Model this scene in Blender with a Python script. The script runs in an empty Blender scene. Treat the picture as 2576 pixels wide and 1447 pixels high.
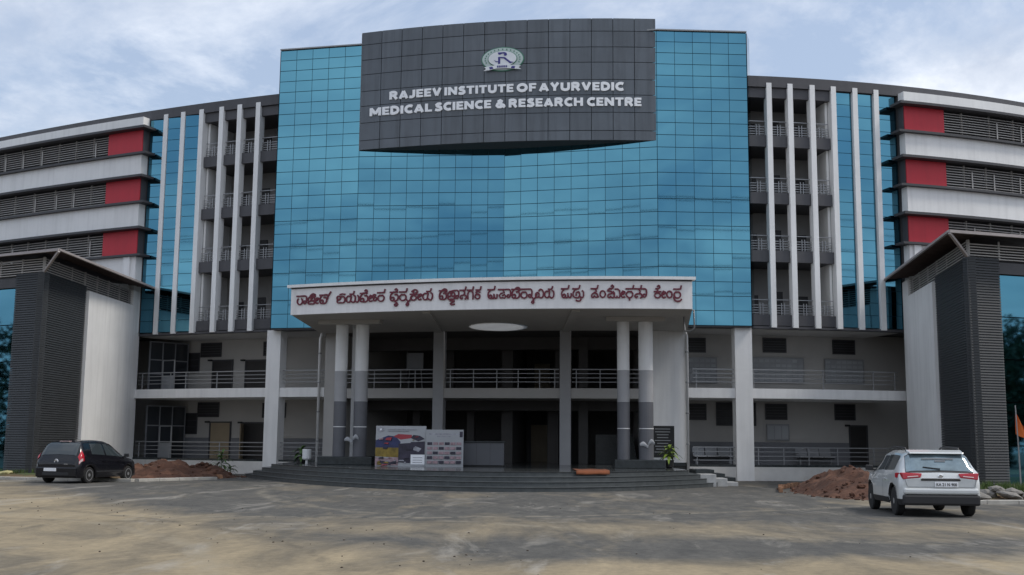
import bpy, bmesh, math, random
from mathutils import Vector, Matrix
random.seed(7)
sc = bpy.context.scene
COL = sc.collection
rad = math.radians

# ------------------------------------------------------------------ camera
cam_d = bpy.data.cameras.new('camera'); cam = bpy.data.objects.new('camera', cam_d); COL.objects.link(cam)
PITCH = math.atan(392 / 2850.0); ROLL = rad(0.5)
fwd = Vector((0, math.cos(PITCH), math.sin(PITCH))); r0 = Vector((1, 0, 0)); u0 = r0.cross(fwd)
cr = r0 * math.cos(ROLL) + u0 * math.sin(ROLL); cu = u0 * math.cos(ROLL) - r0 * math.sin(ROLL)
m3 = Matrix((cr, cu, -fwd)).transposed()
cam.matrix_world = Matrix.Translation((0, 0, 1.6)) @ m3.to_4x4()
cam_d.sensor_width = 36.0; cam_d.lens = 36.0 * 2850 / 2576; cam_d.clip_start = 0.1; cam_d.clip_end = 2000
sc.camera = cam

# ------------------------------------------------------------------ world, sun, exposure
SUN_EL, SUN_AZ = 54.0, 101.0          # azimuth: degrees from +Y (behind the building) towards +X
world = bpy.data.worlds.new('World'); sc.world = world; world.use_nodes = True
wt = world.node_tree; wn = wt.nodes; wl = wt.links
wn.clear()
def WN(t, **k):
    n = wn.new(t)
    for a, b in k.items(): setattr(n, a, b)
    return n
sky = WN('ShaderNodeTexSky', sky_type='NISHITA'); sky.sun_disc = False
sky.sun_elevation = rad(SUN_EL); sky.sun_rotation = rad(SUN_AZ)
sky.air_density = 1.3; sky.dust_density = 2.0; sky.ozone_density = 1.6
tc = WN('ShaderNodeTexCoord'); sep = WN('ShaderNodeSeparateXYZ'); wl.new(tc.outputs['Generated'], sep.inputs[0])
zm = WN('ShaderNodeMath', operation='MAXIMUM'); wl.new(sep.outputs['Z'], zm.inputs[0]); zm.inputs[1].default_value = 0.0
za = WN('ShaderNodeMath', operation='ADD'); wl.new(zm.outputs[0], za.inputs[0]); za.inputs[1].default_value = 0.22
dx = WN('ShaderNodeMath', operation='DIVIDE'); wl.new(sep.outputs['X'], dx.inputs[0]); wl.new(za.outputs[0], dx.inputs[1])
dy = WN('ShaderNodeMath', operation='DIVIDE'); wl.new(sep.outputs['Y'], dy.inputs[0]); wl.new(za.outputs[0], dy.inputs[1])
cmb = WN('ShaderNodeCombineXYZ'); wl.new(dx.outputs[0], cmb.inputs[0]); wl.new(dy.outputs[0], cmb.inputs[1])
n1 = WN('ShaderNodeTexNoise'); n1.inputs['Scale'].default_value = 1.0; n1.inputs['Detail'].default_value = 12; n1.inputs['Roughness'].default_value = 0.64; n1.inputs['Distortion'].default_value = 0.5
mpw = WN('ShaderNodeMapping'); mpw.inputs['Location'].default_value = (3.7, 1.2, 0.0); wl.new(cmb.outputs[0], mpw.inputs[0]); wl.new(mpw.outputs[0], n1.inputs['Vector'])
n2 = WN('ShaderNodeTexNoise'); n2.inputs['Scale'].default_value = 2.2; n2.inputs['Detail'].default_value = 12; n2.inputs['Roughness'].default_value = 0.62; n2.inputs['Distortion'].default_value = 0.4
wl.new(mpw.outputs[0], n2.inputs['Vector'])
cov = WN('ShaderNodeValToRGB'); cov.color_ramp.elements[0].position = 0.42; cov.color_ramp.elements[1].position = 0.58
wl.new(n1.outputs[0], cov.inputs[0])
shade = WN('ShaderNodeValToRGB'); e = shade.color_ramp.elements
e[0].position = 0.33; e[0].color = (0.46, 0.52, 0.63, 1); e[1].position = 0.66; e[1].color = (0.90, 0.93, 0.98, 1)
wl.new(n2.outputs[0], shade.inputs[0])
skys = WN('ShaderNodeMixRGB', blend_type='MULTIPLY'); skys.inputs[0].default_value = 1
wl.new(sky.outputs[0], skys.inputs[1]); skys.inputs[2].default_value = (0.105, 0.105, 0.105, 1)
veil = WN('ShaderNodeMixRGB'); veil.inputs[0].default_value = 0.58; wl.new(skys.outputs[0], veil.inputs[1]); veil.inputs[2].default_value = (0.42, 0.50, 0.66, 1)
mixc = WN('ShaderNodeMixRGB'); wl.new(cov.outputs[0], mixc.inputs[0]); wl.new(veil.outputs[0], mixc.inputs[1]); wl.new(shade.outputs[0], mixc.inputs[2])
bg = WN('ShaderNodeBackground'); wl.new(mixc.outputs[0], bg.inputs[0]); bg.inputs[1].default_value = 1.0
wo = WN('ShaderNodeOutputWorld'); wl.new(bg.outputs[0], wo.inputs[0])

sun_d = bpy.data.lights.new('sun', 'SUN'); sun = bpy.data.objects.new('sun', sun_d); COL.objects.link(sun)
sun_d.energy = 1.5; sun_d.angle = rad(12); sun_d.color = (1.0, 0.95, 0.87)
sd = Vector((math.sin(rad(SUN_AZ)) * math.cos(rad(SUN_EL)), math.cos(rad(SUN_AZ)) * math.cos(rad(SUN_EL)), math.sin(rad(SUN_EL))))
sun.rotation_euler = (-sd).to_track_quat('-Z', 'Y').to_euler()
sun.location = sd * 100
sc.view_settings.view_transform = 'Standard'; sc.view_settings.look = 'None'
sc.view_settings.exposure = 0.40; sc.view_settings.gamma = 1
sc.render.engine = 'CYCLES'; sc.cycles.max_bounces = 6; sc.cycles.use_denoising = True

# ------------------------------------------------------------------ materials
MATS = {}
def M(name, col, rough=0.7, metal=0.0, var=0.10, vs=1.5, bump=0.0, bs=40.0, streak=0.0, spec=0.5, rnd=0.0, col2=None, c2lo=0.5, c2hi=0.6, emit=None, trans=None, stretch=(1, 1, 1)):
    """procedural principled material: base colour x noise, optional second colour in patches, rain streaks, bump"""
    m = bpy.data.materials.new(name); m.use_nodes = True; MATS[name] = m
    t = m.node_tree; N = t.nodes; L = t.links
    b = N['Principled BSDF']
    b.inputs['Roughness'].default_value = rough; b.inputs['Metallic'].default_value = metal
    b.inputs['Specular IOR Level'].default_value = spec
    g = N.new('ShaderNodeNewGeometry')
    mp = N.new('ShaderNodeMapping'); mp.inputs['Scale'].default_value = stretch; L.new(g.outputs['Position'], mp.inputs[0])
    nz = N.new('ShaderNodeTexNoise'); nz.inputs['Scale'].default_value = vs; nz.inputs['Detail'].default_value = 7; nz.inputs['Roughness'].default_value = 0.62
    L.new(mp.outputs[0], nz.inputs['Vector'])
    mr = N.new('ShaderNodeMapRange'); mr.inputs[1].default_value = 0.3; mr.inputs[2].default_value = 0.7
    mr.inputs[3].default_value = 1 - var; mr.inputs[4].default_value = 1 + var; L.new(nz.outputs[0], mr.inputs[0])
    base = N.new('ShaderNodeRGB'); base.outputs[0].default_value = (*col, 1); cur = base.outputs[0]
    if col2 is not None:
        nb = N.new('ShaderNodeTexNoise'); nb.inputs['Scale'].default_value = vs * 0.45; nb.inputs['Detail'].default_value = 9; nb.inputs['Roughness'].default_value = 0.65
        L.new(mp.outputs[0], nb.inputs['Vector'])
        m2 = N.new('ShaderNodeMapRange'); m2.inputs[1].default_value = c2lo; m2.inputs[2].default_value = c2hi; L.new(nb.outputs[0], m2.inputs[0])
        mx = N.new('ShaderNodeMixRGB'); L.new(m2.outputs[0], mx.inputs[0]); L.new(cur, mx.inputs[1]); mx.inputs[2].default_value = (*col2, 1); cur = mx.outputs[0]
    mul = N.new('ShaderNodeMixRGB'); mul.blend_type = 'MULTIPLY'; mul.inputs[0].default_value = 1
    L.new(cur, mul.inputs[1]); L.new(mr.outputs[0], mul.inputs[2]); cur = mul.outputs[0]
    if streak > 0:
        ms = N.new('ShaderNodeMapping'); ms.inputs['Scale'].default_value = (3.2, 3.2, 0.22); L.new(g.outputs['Position'], ms.inputs[0])
        ns = N.new('ShaderNodeTexNoise'); ns.inputs['Scale'].default_value = 1.3; ns.inputs['Detail'].default_value = 6; L.new(ms.outputs[0], ns.inputs['Vector'])
        m4 = N.new('ShaderNodeMapRange'); m4.inputs[1].default_value = 0.45; m4.inputs[2].default_value = 0.75; m4.inputs[3].default_value = 1.0; m4.inputs[4].default_value = 1 - streak
        L.new(ns.outputs[0], m4.inputs[0])
        mm = N.new('ShaderNodeMixRGB'); mm.blend_type = 'MULTIPLY'; mm.inputs[0].default_value = 1; L.new(cur, mm.inputs[1]); L.new(m4.outputs[0], mm.inputs[2]); cur = mm.outputs[0]
    if rnd > 0:
        oi = N.new('ShaderNodeObjectInfo'); mo = N.new('ShaderNodeMapRange'); mo.inputs[3].default_value = 1 - rnd; mo.inputs[4].default_value = 1 + rnd
        L.new(oi.outputs['Random'], mo.inputs[0])
        mq = N.new('ShaderNodeMixRGB'); mq.blend_type = 'MULTIPLY'; mq.inputs[0].default_value = 1; L.new(cur, mq.inputs[1]); L.new(mo.outputs[0], mq.inputs[2]); cur = mq.outputs[0]
    L.new(cur, b.inputs['Base Color'])
    if bump > 0:
        nb2 = N.new('ShaderNodeTexNoise'); nb2.inputs['Scale'].default_value = bs; nb2.inputs['Detail'].default_value = 5; L.new(g.outputs['Position'], nb2.inputs['Vector'])
        bp = N.new('ShaderNodeBump'); bp.inputs['Strength'].default_value = bump; bp.inputs['Distance'].default_value = 0.05
        L.new(nb2.outputs[0], bp.inputs['Height']); L.new(bp.outputs[0], b.inputs['Normal'])
    if trans: b.inputs['Transmission Weight'].default_value = trans
    if emit: b.inputs['Emission Color'].default_value = (*emit[0], 1); b.inputs['Emission Strength'].default_value = emit[1]
    return m

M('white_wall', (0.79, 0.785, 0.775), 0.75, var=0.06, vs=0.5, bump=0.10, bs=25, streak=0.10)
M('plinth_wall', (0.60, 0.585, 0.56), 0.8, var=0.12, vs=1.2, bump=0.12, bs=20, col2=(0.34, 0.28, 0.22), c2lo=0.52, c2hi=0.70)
M('white_shaded', (0.43, 0.415, 0.395), 0.8, var=0.05, vs=0.8, bump=0.05, bs=25)  # white paint darkened, with the shade of the corridors put into its colour
M('white_paint', (0.79, 0.79, 0.785), 0.6, var=0.04, streak=0.10)
M('grey_dado', (0.17, 0.175, 0.19), 0.6, var=0.05)
M('dark_fascia', (0.070, 0.069, 0.076), 0.6, var=0.08, streak=0.15)
M('ledge', (0.055, 0.055, 0.06), 0.6, var=0.1)
M('recess_dark', (0.055, 0.052, 0.054), 0.8)
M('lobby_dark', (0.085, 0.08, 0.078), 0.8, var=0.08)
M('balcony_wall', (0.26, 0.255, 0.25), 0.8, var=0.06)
M('red_panel', (0.50, 0.015, 0.032), 0.5, var=0.06, vs=0.7, streak=0.1)
M('louvre_metal', (0.42, 0.40, 0.38), 0.5, metal=0.0, var=0.1)
M('steel', (0.30, 0.305, 0.315), 0.5, metal=0.6, var=0.05)
M('pane_glass', (0.090, 0.248, 0.336), 0.03, metal=1.0, var=0.03, vs=0.5, rnd=0.02)
M('mullion', (0.012, 0.075, 0.12), 0.4, metal=0.3)
M('dark_glass', (0.03, 0.034, 0.04), 0.08, spec=0.6)
M('sign_panel', (0.098, 0.114, 0.134), 0.40, var=0.12, vs=0.6, streak=0.30, rnd=0.09)
M('sign_joint', (0.025, 0.028, 0.032), 0.6)
M('letter_white', (0.85, 0.86, 0.88), 0.5, var=0.03)
M('letter_maroon', (0.13, 0.007, 0.023), 0.45, var=0.05)
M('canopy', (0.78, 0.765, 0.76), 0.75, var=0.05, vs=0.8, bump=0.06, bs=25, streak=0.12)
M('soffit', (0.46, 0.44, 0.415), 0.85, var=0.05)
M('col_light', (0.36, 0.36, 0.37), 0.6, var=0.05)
M('col_dark', (0.12, 0.122, 0.135), 0.5, var=0.08)
M('granite', (0.030, 0.036, 0.038), 0.22, var=0.35, vs=6, bump=0.02, bs=80)
M('granite_riser', (0.070, 0.078, 0.080), 0.35, var=0.25, vs=4)
M('nosing_shadow', (0.016, 0.018, 0.019), 0.5)
M('granite_floor', (0.06, 0.065, 0.066), 0.12, var=0.25, vs=6)
M('step_end', (0.42, 0.42, 0.41), 0.6, var=0.15, vs=4)
M('tile_dark', (0.036, 0.039, 0.042), 0.55, var=0.12, vs=1.2)
M('roof_sheet', (0.10, 0.07, 0.065), 0.7, var=0.2)
M('gutter', (0.36, 0.32, 0.31), 0.5, var=0.15)
M('door_wood', (0.30, 0.24, 0.16), 0.6, var=0.1)
M('door_dark', (0.030, 0.028, 0.028), 0.6)
M('window_dark', (0.022, 0.022, 0.025), 0.5)
M('alu', (0.28, 0.285, 0.29), 0.5, metal=0.3)
M('soil', (0.072, 0.031, 0.018), 0.95, var=0.35, vs=2.5, bump=0.8, bs=9, col2=(0.12, 0.056, 0.033), c2lo=0.5, c2hi=0.6)
M('soil_dark', (0.07, 0.055, 0.042), 0.95, var=0.5, vs=3)
M('brick', (0.30, 0.16, 0.09), 0.9, var=0.3, vs=6, rnd=0.2)
M('kerb', (0.42, 0.40, 0.36), 0.9, var=0.2, vs=3)
M('verge', (0.13, 0.085, 0.045), 0.95, var=0.35, vs=2, bump=0.6, bs=8, col2=(0.05, 0.07, 0.02), c2lo=0.45, c2hi=0.6)
M('grass', (0.06, 0.10, 0.02), 0.8, var=0.4, vs=5)
M('stone', (0.22, 0.205, 0.185), 0.9, var=0.25, vs=5, bump=0.3, bs=20, rnd=0.15)
M('leaf', (0.055, 0.115, 0.022), 0.6, var=0.4, vs=4)
M('leaf_bright', (0.17, 0.25, 0.035), 0.5, var=0.3, vs=6)
M('tree_leaf', (0.020, 0.038, 0.014), 0.8, var=0.5, vs=1.2)
M('bark', (0.08, 0.055, 0.04), 0.9)
M('pot', (0.025, 0.025, 0.025), 0.5)
M('orange_mat', (0.18, 0.055, 0.02), 0.9, var=0.2, vs=5)
M('flag_orange', (0.70, 0.17, 0.035), 0.8, var=0.1)
M('flag_pale', (0.78, 0.48, 0.24), 0.8, var=0.1)
M('paper', (0.36, 0.37, 0.385), 0.7, var=0.06, rnd=0.1)
M('board_grey', (0.30, 0.31, 0.32), 0.7)
M('black', (0.012, 0.012, 0.013), 0.6)
M('counter', (0.085, 0.088, 0.098), 0.4, var=0.06)
M('car_black', (0.008, 0.008, 0.011), 0.2, spec=0.35, var=0.05)
M('car_white', (0.62, 0.64, 0.64), 0.22, spec=0.5, var=0.04)
M('car_plastic', (0.022, 0.022, 0.024), 0.6)
M('car_glass', (0.035, 0.045, 0.05), 0.05, spec=0.8)
M('car_glass_rear', (0.20, 0.26, 0.29), 0.08, metal=0.55, spec=0.9, var=0.3, vs=2.5)
M('tail_red', (0.42, 0.010, 0.022), 0.15, spec=0.7)
M('tail_clear', (0.6, 0.45, 0.45), 0.15)
M('tyre', (0.018, 0.018, 0.018), 0.85)
M('rim', (0.50, 0.50, 0.51), 0.35, metal=0.7)
M('chrome', (0.75, 0.75, 0.76), 0.12, metal=1.0)
M('emblem_white', (0.72, 0.74, 0.76), 0.5)
M('emblem_green', (0.05, 0.20, 0.13), 0.5)
M('emblem_blue', (0.035, 0.03, 0.20), 0.5)
M('emblem_pale', (0.48, 0.56, 0.54), 0.5)
M('ban_blue', (0.022, 0.03, 0.10), 0.5, var=0.3, vs=5)
M('ban_red', (0.32, 0.035, 0.05), 0.5)
M('ban_yellow', (0.22, 0.15, 0.02), 0.5, var=0.5, vs=4)
M('ban_dark', (0.03, 0.025, 0.045), 0.5, var=0.5, vs=5)
M('ban_pink', (0.32, 0.22, 0.24), 0.5, var=0.4, vs=7)
M('ban_grey', (0.30, 0.30, 0.33), 0.5, var=0.4, vs=7)

for k_ in ('car_black', 'car_white'):
    b_ = MATS[k_].node_tree.nodes['Principled BSDF']; b_.inputs['Coat Weight'].default_value = 0.9 if k_ == 'car_white' else 0.35; b_.inputs['Coat Roughness'].default_value = 0.04
# translucent skylight disc
m = bpy.data.materials.new('skylight'); m.use_nodes = True; MATS['skylight'] = m
t = m.node_tree; N = t.nodes; b = N['Principled BSDF']; b.inputs['Base Color'].default_value = (0.7, 0.71, 0.66, 1); b.inputs['Roughness'].default_value = 0.5
nz = N.new('ShaderNodeTexNoise'); nz.inputs['Scale'].default_value = 3; mr = N.new('ShaderNodeMapRange'); mr.inputs[3].default_value = 0.52; mr.inputs[4].default_value = 0.62
t.links.new(nz.outputs[0], mr.inputs[0])
tr = N.new('ShaderNodeBsdfTranslucent'); t.links.new(mr.outputs[0], tr.inputs[0]); mx = N.new('ShaderNodeMixShader'); mx.inputs[0].default_value = 0.75
t.links.new(b.outputs[0], mx.inputs[1]); t.links.new(tr.outputs[0], mx.inputs[2]); t.links.new(mx.outputs[0], N['Material Output'].inputs[0])

# ground: worn asphalt with dust
def ground_mat():
    m = bpy.data.materials.new('ground'); m.use_nodes = True; MATS['ground'] = m
    t = m.node_tree; N = t.nodes; L = t.links; b = N['Principled BSDF']
    g = N.new('ShaderNodeNewGeometry')
    def noise(s, d=8, r=0.62, scale=(1, 1, 1), rot=0, dist=0.0):
        mp = N.new('ShaderNodeMapping'); mp.inputs['Scale'].default_value = scale; mp.inputs['Rotation'].default_value = (0, 0, rot); L.new(g.outputs['Position'], mp.inputs[0])
        n = N.new('ShaderNodeTexNoise'); n.inputs['Scale'].default_value = s; n.inputs['Detail'].default_value = d; n.inputs['Roughness'].default_value = r; n.inputs['Distortion'].default_value = dist
        L.new(mp.outputs[0], n.inputs['Vector']); return n.outputs[0]
    def rng(x, a, c, lo=0, hi=1):
        n = N.new('ShaderNodeMapRange'); n.inputs[1].default_value = a; n.inputs[2].default_value = c; n.inputs[3].default_value = lo; n.inputs[4].default_value = hi
        L.new(x, n.inputs[0]); return n.outputs[0]
    def mix(f, a, c, mode='MIX'):
        n = N.new('ShaderNodeMixRGB'); n.blend_type = mode
        if isinstance(f, float): n.inputs[0].default_value = f
        else: L.new(f, n.inputs[0])
        for i, v in ((1, a), (2, c)):
            if isinstance(v, tuple): n.inputs[i].default_value = (*v, 1)
            else: L.new(v, n.inputs[i])
        return n.outputs[0]
    def math_(op, a, c):
        n = N.new('ShaderNodeMath'); n.operation = op
        for i, v in ((0, a), (1, c)):
            if isinstance(v, float): n.inputs[i].default_value = v
            else: L.new(v, n.inputs[i])
        return n.outputs[0]
    sp = N.new('ShaderNodeSeparateXYZ'); L.new(g.outputs['Position'], sp.inputs[0])
    X, Y = sp.outputs[0], sp.outputs[1]
    # dusty tracks: where cars turn, dust has settled in two broad bands
    def band(ax, ay, c, half):
        v = math_('ADD', math_('ADD', math_('MULTIPLY', X, ax), math_('MULTIPLY', Y, ay)), -c)
        v = math_('ABSOLUTE', v, 0.0); return rng(v, half, half * 0.3)
    d1 = band(0.83, 0.557, 5.2, 4.2)          # from far left towards the near middle
    d2 = band(-0.25, 0.968, 13.2, 2.6)        # across the near right
    d3 = band(0.0, 1.0, 22.0, 3.2)
    dust = math_('MAXIMUM', math_('MAXIMUM', math_('MULTIPLY', d1, 0.9), d2), math_('MULTIPLY', d3, 0.45))
    far = rng(Y, 40.0, 30.0)
    n_big = noise(0.16, 6, 0.6, (1.0, 0.55, 1), 0.15, 0.6); n_mid = noise(0.55, 10, 0.66, (1.1, 0.42, 1), -0.15, 0.8); n_fine = noise(6.0, 9, 0.75)
    n_s = noise(1.6, 10, 0.70, (1.2, 0.5, 1), 0.25, 0.6)
    amount = math_('ADD', math_('MULTIPLY', dust, 0.38), math_('ADD', math_('MULTIPLY', n_big, 0.45), math_('MULTIPLY', n_mid, 0.55)))
    amount = math_('ADD', amount, math_('MULTIPLY', n_s, 0.18))
    f_d = rng(amount, 0.60, 0.92)
    asph = mix(rng(n_s, 0.32, 0.70), (0.068, 0.067, 0.063), (0.128, 0.121, 0.108))
    dustc = mix(rng(n_mid, 0.3, 0.7), (0.19, 0.158, 0.108), (0.345, 0.28, 0.182))
    c = mix(f_d, asph, dustc)
    pale = rng(noise(0.6, 9, 0.66, (1.2, 0.35, 1), 0.3, 0.8), 0.56, 0.70)
    c = mix(math_('MULTIPLY', pale, 0.62), c, (0.36, 0.335, 0.29))
    dark = rng(noise(0.42, 9, 0.66, (1.2, 0.4, 1), -0.3, 0.8), 0.55, 0.70)
    c = mix(math_('MULTIPLY', dark, 0.42), c, (0.056, 0.056, 0.055))
    c = mix(1.0, c, rng(n_fine, 0.3, 0.7, 0.80, 1.20), 'MULTIPLY')
    # faint tyre tracks: pairs of arcs where cars turn in the yard
    for cx_, cy_, R_t, wdt, op in ((-6.0, 46.0, 22.0, 0.13, 0.5), (-6.0, 46.0, 23.6, 0.13, 0.45), (14.0, 40.0, 21.0, 0.14, 0.4), (14.0, 40.0, 22.6, 0.14, 0.4), (-24.0, 8.0, 22.0, 0.12, 0.45), (-24.0, 8.0, 23.5, 0.12, 0.45), (30.0, 4.0, 25.0, 0.15, 0.4), (30.0, 4.0, 26.6, 0.15, 0.4)):
        vx = math_('ADD', X, -cx_); vy = math_('ADD', Y, -cy_); rr_ = math_('POWER', math_('ADD', math_('MULTIPLY', vx, vx), math_('MULTIPLY', vy, vy)), 0.5)
        rr_ = math_('ADD', rr_, math_('MULTIPLY', n_mid, 1.2)); v_ = math_('ABSOLUTE', math_('ADD', rr_, -R_t), 0.0)
        tm = math_('MULTIPLY', rng(v_, wdt * 2.2, wdt * 0.4), rng(n_s, 0.40, 0.60)); c = mix(math_('MULTIPLY', tm, op), c, (0.30, 0.265, 0.20) if R_t % 2 < 1 else (0.05, 0.048, 0.045))
    spk = rng(noise(16.0, 4, 0.6), 0.66, 0.72)
    c = mix(math_('MULTIPLY', spk, 0.25), c, (0.42, 0.39, 0.34))
    spd = rng(noise(13.0, 4, 0.6, (1, 1, 1), 0.8), 0.66, 0.72)
    c = mix(math_('MULTIPLY', spd, 0.3), c, (0.035, 0.033, 0.03))
    L.new(c, b.inputs['Base Color']); b.inputs['Roughness'].default_value = 0.92; b.inputs['Specular IOR Level'].default_value = 0.2
    bp = N.new('ShaderNodeBump'); bp.inputs['Strength'].default_value = 0.55; bp.inputs['Distance'].default_value = 0.03
    hsum = math_('ADD', math_('MULTIPLY', n_fine, 0.8), math_('MULTIPLY', n_mid, 1.5)); L.new(hsum, bp.inputs['Height']); L.new(bp.outputs[0], b.inputs['Normal'])
ground_mat()

# ------------------------------------------------------------------ mesh helpers
def prop(o, label=None, cat=None, group=None, kind=None):
    if label: o['label'] = label
    if cat: o['category'] = cat
    if group: o['group'] = group
    if kind: o['kind'] = kind
    return o
def empty(name, loc=(0, 0, 0), rz=0, **k):
    o = bpy.data.objects.new(name, None); COL.objects.link(o); o.location = loc; o.rotation_euler = (0, 0, rz); o.empty_display_size = 0.3
    return prop(o, **k)
class MB:
    def __init__(s): s.v = []; s.f = []; s.m = []; s.cur = 0
    def add(s, vs, fs):
        b = len(s.v); s.v += [tuple(p) for p in vs]; s.f += [tuple(i + b for i in f) for f in fs]; s.m += [s.cur] * len(fs); return s
    def hexa(s, b4, t4):
        return s.add(list(b4) + list(t4), [(3, 2, 1, 0), (4, 5, 6, 7), (0, 1, 5, 4), (1, 2, 6, 5), (2, 3, 7, 6), (3, 0, 4, 7)])
    def box(s, x0, x1, y0, y1, z0, z1):
        return s.hexa([(x0, y0, z0), (x1, y0, z0), (x1, y1, z0), (x0, y1, z0)], [(x0, y0, z1), (x1, y0, z1), (x1, y1, z1), (x0, y1, z1)])
    def prism(s, poly, z0, z1):
        n = len(poly)
        return s.add([(p[0], p[1], z0) for p in poly] + [(p[0], p[1], z1) for p in poly],
                     [tuple(range(n))[::-1], tuple(range(n, 2 * n))] + [(i, (i + 1) % n, n + (i + 1) % n, n + i) for i in range(n)])
    def bar(s, a, c, w, h, up=(0, 0, 1)):
        """rectangular bar from a to c, w across, h along up"""
        a = Vector(a); c = Vector(c); d = (c - a).normalized(); u = Vector(up); sd_ = d.cross(u)
        if sd_.length < 1e-4: sd_ = d.cross(Vector((0, 1, 0)))
        sd_.normalize(); u = sd_.cross(d).normalized()
        q = lambda p: [p - sd_ * w / 2 - u * h / 2, p + sd_ * w / 2 - u * h / 2, p + sd_ * w / 2 + u * h / 2, p - sd_ * w / 2 + u * h / 2]
        return s.hexa(q(a), q(c))
    def tube(s, pts, r, n=6):
        pts = [Vector(p) for p in pts]; rings = []
        for i, p in enumerate(pts):
            d = (pts[min(i + 1, len(pts) - 1)] - pts[max(i - 1, 0)]).normalized()
            a = d.orthogonal().normalized() if i == 0 else (s._a - d * s._a.dot(d)).normalized()
            s._a = a; bb = d.cross(a); rr = r[i] if isinstance(r, (list, tuple)) else r
            rings.append([p + (a * math.cos(2 * math.pi * k / n) + bb * math.sin(2 * math.pi * k / n)) * rr for k in range(n)])
        vs = [q for ring in rings for q in ring]; fs = []
        for i in range(len(pts) - 1):
            for k in range(n): fs.append((i * n + k, i * n + (k + 1) % n, (i + 1) * n + (k + 1) % n, (i + 1) * n + k))
        fs += [tuple(range(n))[::-1], tuple((len(pts) - 1) * n + k for k in range(n))]
        return s.add(vs, fs)
    def lathe(s, prof, n=20, c=(0, 0, 0), axis='z'):
        vs = []; fs = []
        for r, h in prof:
            for k in range(n):
                a = 2 * math.pi * k / n
                p = (r * math.cos(a), r * math.sin(a), h) if axis == 'z' else (r * math.cos(a), h, r * math.sin(a))
                vs.append((p[0] + c[0], p[1] + c[1], p[2] + c[2]))
        for i in range(len(prof) - 1):
            for k in range(n): fs.append((i * n + k, i * n + (k + 1) % n, (i + 1) * n + (k + 1) % n, (i + 1) * n + k))
        fs += [tuple(range(n))[::-1], tuple((len(prof) - 1) * n + k for k in range(n))]
        return s.add(vs, fs)
    def mesh(s, name, mats, recalc=True, smooth=False):
        me = bpy.data.meshes.new(name); me.from_pydata(s.v, [], s.f)
        for mm in (mats if isinstance(mats, (list, tuple)) else [mats]): me.materials.append(MATS[mm])
        for p, i in zip(me.polygons, s.m): p.material_index = i; p.use_smooth = smooth
        if recalc:
            bm = bmesh.new(); bm.from_mesh(me); bmesh.ops.recalc_face_normals(bm, faces=bm.faces); bm.to_mesh(me); bm.free()
        return me
    def build(s, name, mats, parent=None, smooth=False, bevel=0.0, recalc=True, **k):
        o = bpy.data.objects.new(name, s.mesh(name, mats, recalc, smooth)); COL.objects.link(o)
        if parent: o.parent = parent
        if bevel:
            bv = o.modifiers.new('bevel', 'BEVEL'); bv.width = bevel; bv.segments = 2; bv.limit_method = 'ANGLE'
        return prop(o, **k)
def inst(src, name, parent, mat4=None, **k):
    o = bpy.data.objects.new(name, src.data if hasattr(src, 'data') else src); COL.objects.link(o); o.parent = parent
    if mat4 is not None: o.matrix_local = mat4
    return prop(o, **k)

# the facade follows a gentle curve in plan: Y as a function of X, o = metres out from it
CO = (-4.32426898e-07, 4.75530543e-05, 1.00808918e-02, -1.52437424e-01, 5.27617918e+01)
def Yf(x): return (((CO[0] * x + CO[1]) * x + CO[2]) * x + CO[3]) * x + CO[4]
def dYf(x): return ((4 * CO[0] * x + 3 * CO[1]) * x + 2 * CO[2]) * x + CO[3]
def FN(x):
    n = Vector((dYf(x), -1.0)); n.normalize(); return n
def FP(x, o=0.0, z=0.0):
    n = FN(x); return Vector((x + n.x * o, Yf(x) + n.y * o, z))
def cbox(mb, X0, X1, o0, o1, z0, z1, step=1.3):
    n = max(1, int(math.ceil((X1 - X0) / step))); vs = []; fs = []
    for i in range(n + 1):
        x = X0 + (X1 - X0) * i / n
        vs += [FP(x, o0, z0), FP(x, o1, z0), FP(x, o1, z1), FP(x, o0, z1)]
    for i in range(n):
        a = i * 4; c = a + 4
        for k in range(4): fs.append((a + k, a + (k + 1) % 4, c + (k + 1) % 4, c + k))
    fs += [(3, 2, 1, 0), (n * 4, n * 4 + 1, n * 4 + 2, n * 4 + 3)]
    mb.add(vs, fs); return mb
def cpart(name, mat, parent, X0, X1, o0, o1, z0, z1, **k):
    return cbox(MB(), X0, X1, o0, o1, z0, z1).build(name, mat, parent, **k)

# ================================================================== THE SETTING
gm = MB(); G = 24
gx = [-300, -120, -60, -40] + [-30 + 3 * i for i in range(21)] + [45, 60, 120, 300]
gy = [-300, -120, -60, -20] + [0 + 3 * i for i in range(21)] + [80, 120, 300]
for y in gy:
    for x in gx: gm.v.append((x, y, 0.0))
w_ = len(gx)
for j in range(len(gy) - 1):
    for i in range(w_ - 1):
        gm.f.append((j * w_ + i, j * w_ + i + 1, (j + 1) * w_ + i + 1, (j + 1) * w_ + i)); gm.m.append(0)
gm.build('ground', 'ground', recalc=False, kind='structure')

# ================================================================== MAIN BUILDING
B = empty('main_building', (0, 54, 0), label='wide curved multi-storey building with blue mirrored glass centre and dark sign box', cat='building')
B.matrix_parent_inverse = Matrix.Identity(4)
B.location = (0, 0, 0)
LV = [7.10, 10.15, 12.93, 15.70]           # underside of the dark balcony bands
ZP0, ZP1 = 18.60, 19.13                    # parapet
XLs, XLe = -37.0, -19.45                   # louvred end of the left half
XRs, XRe = 18.75, 34.0
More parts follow.
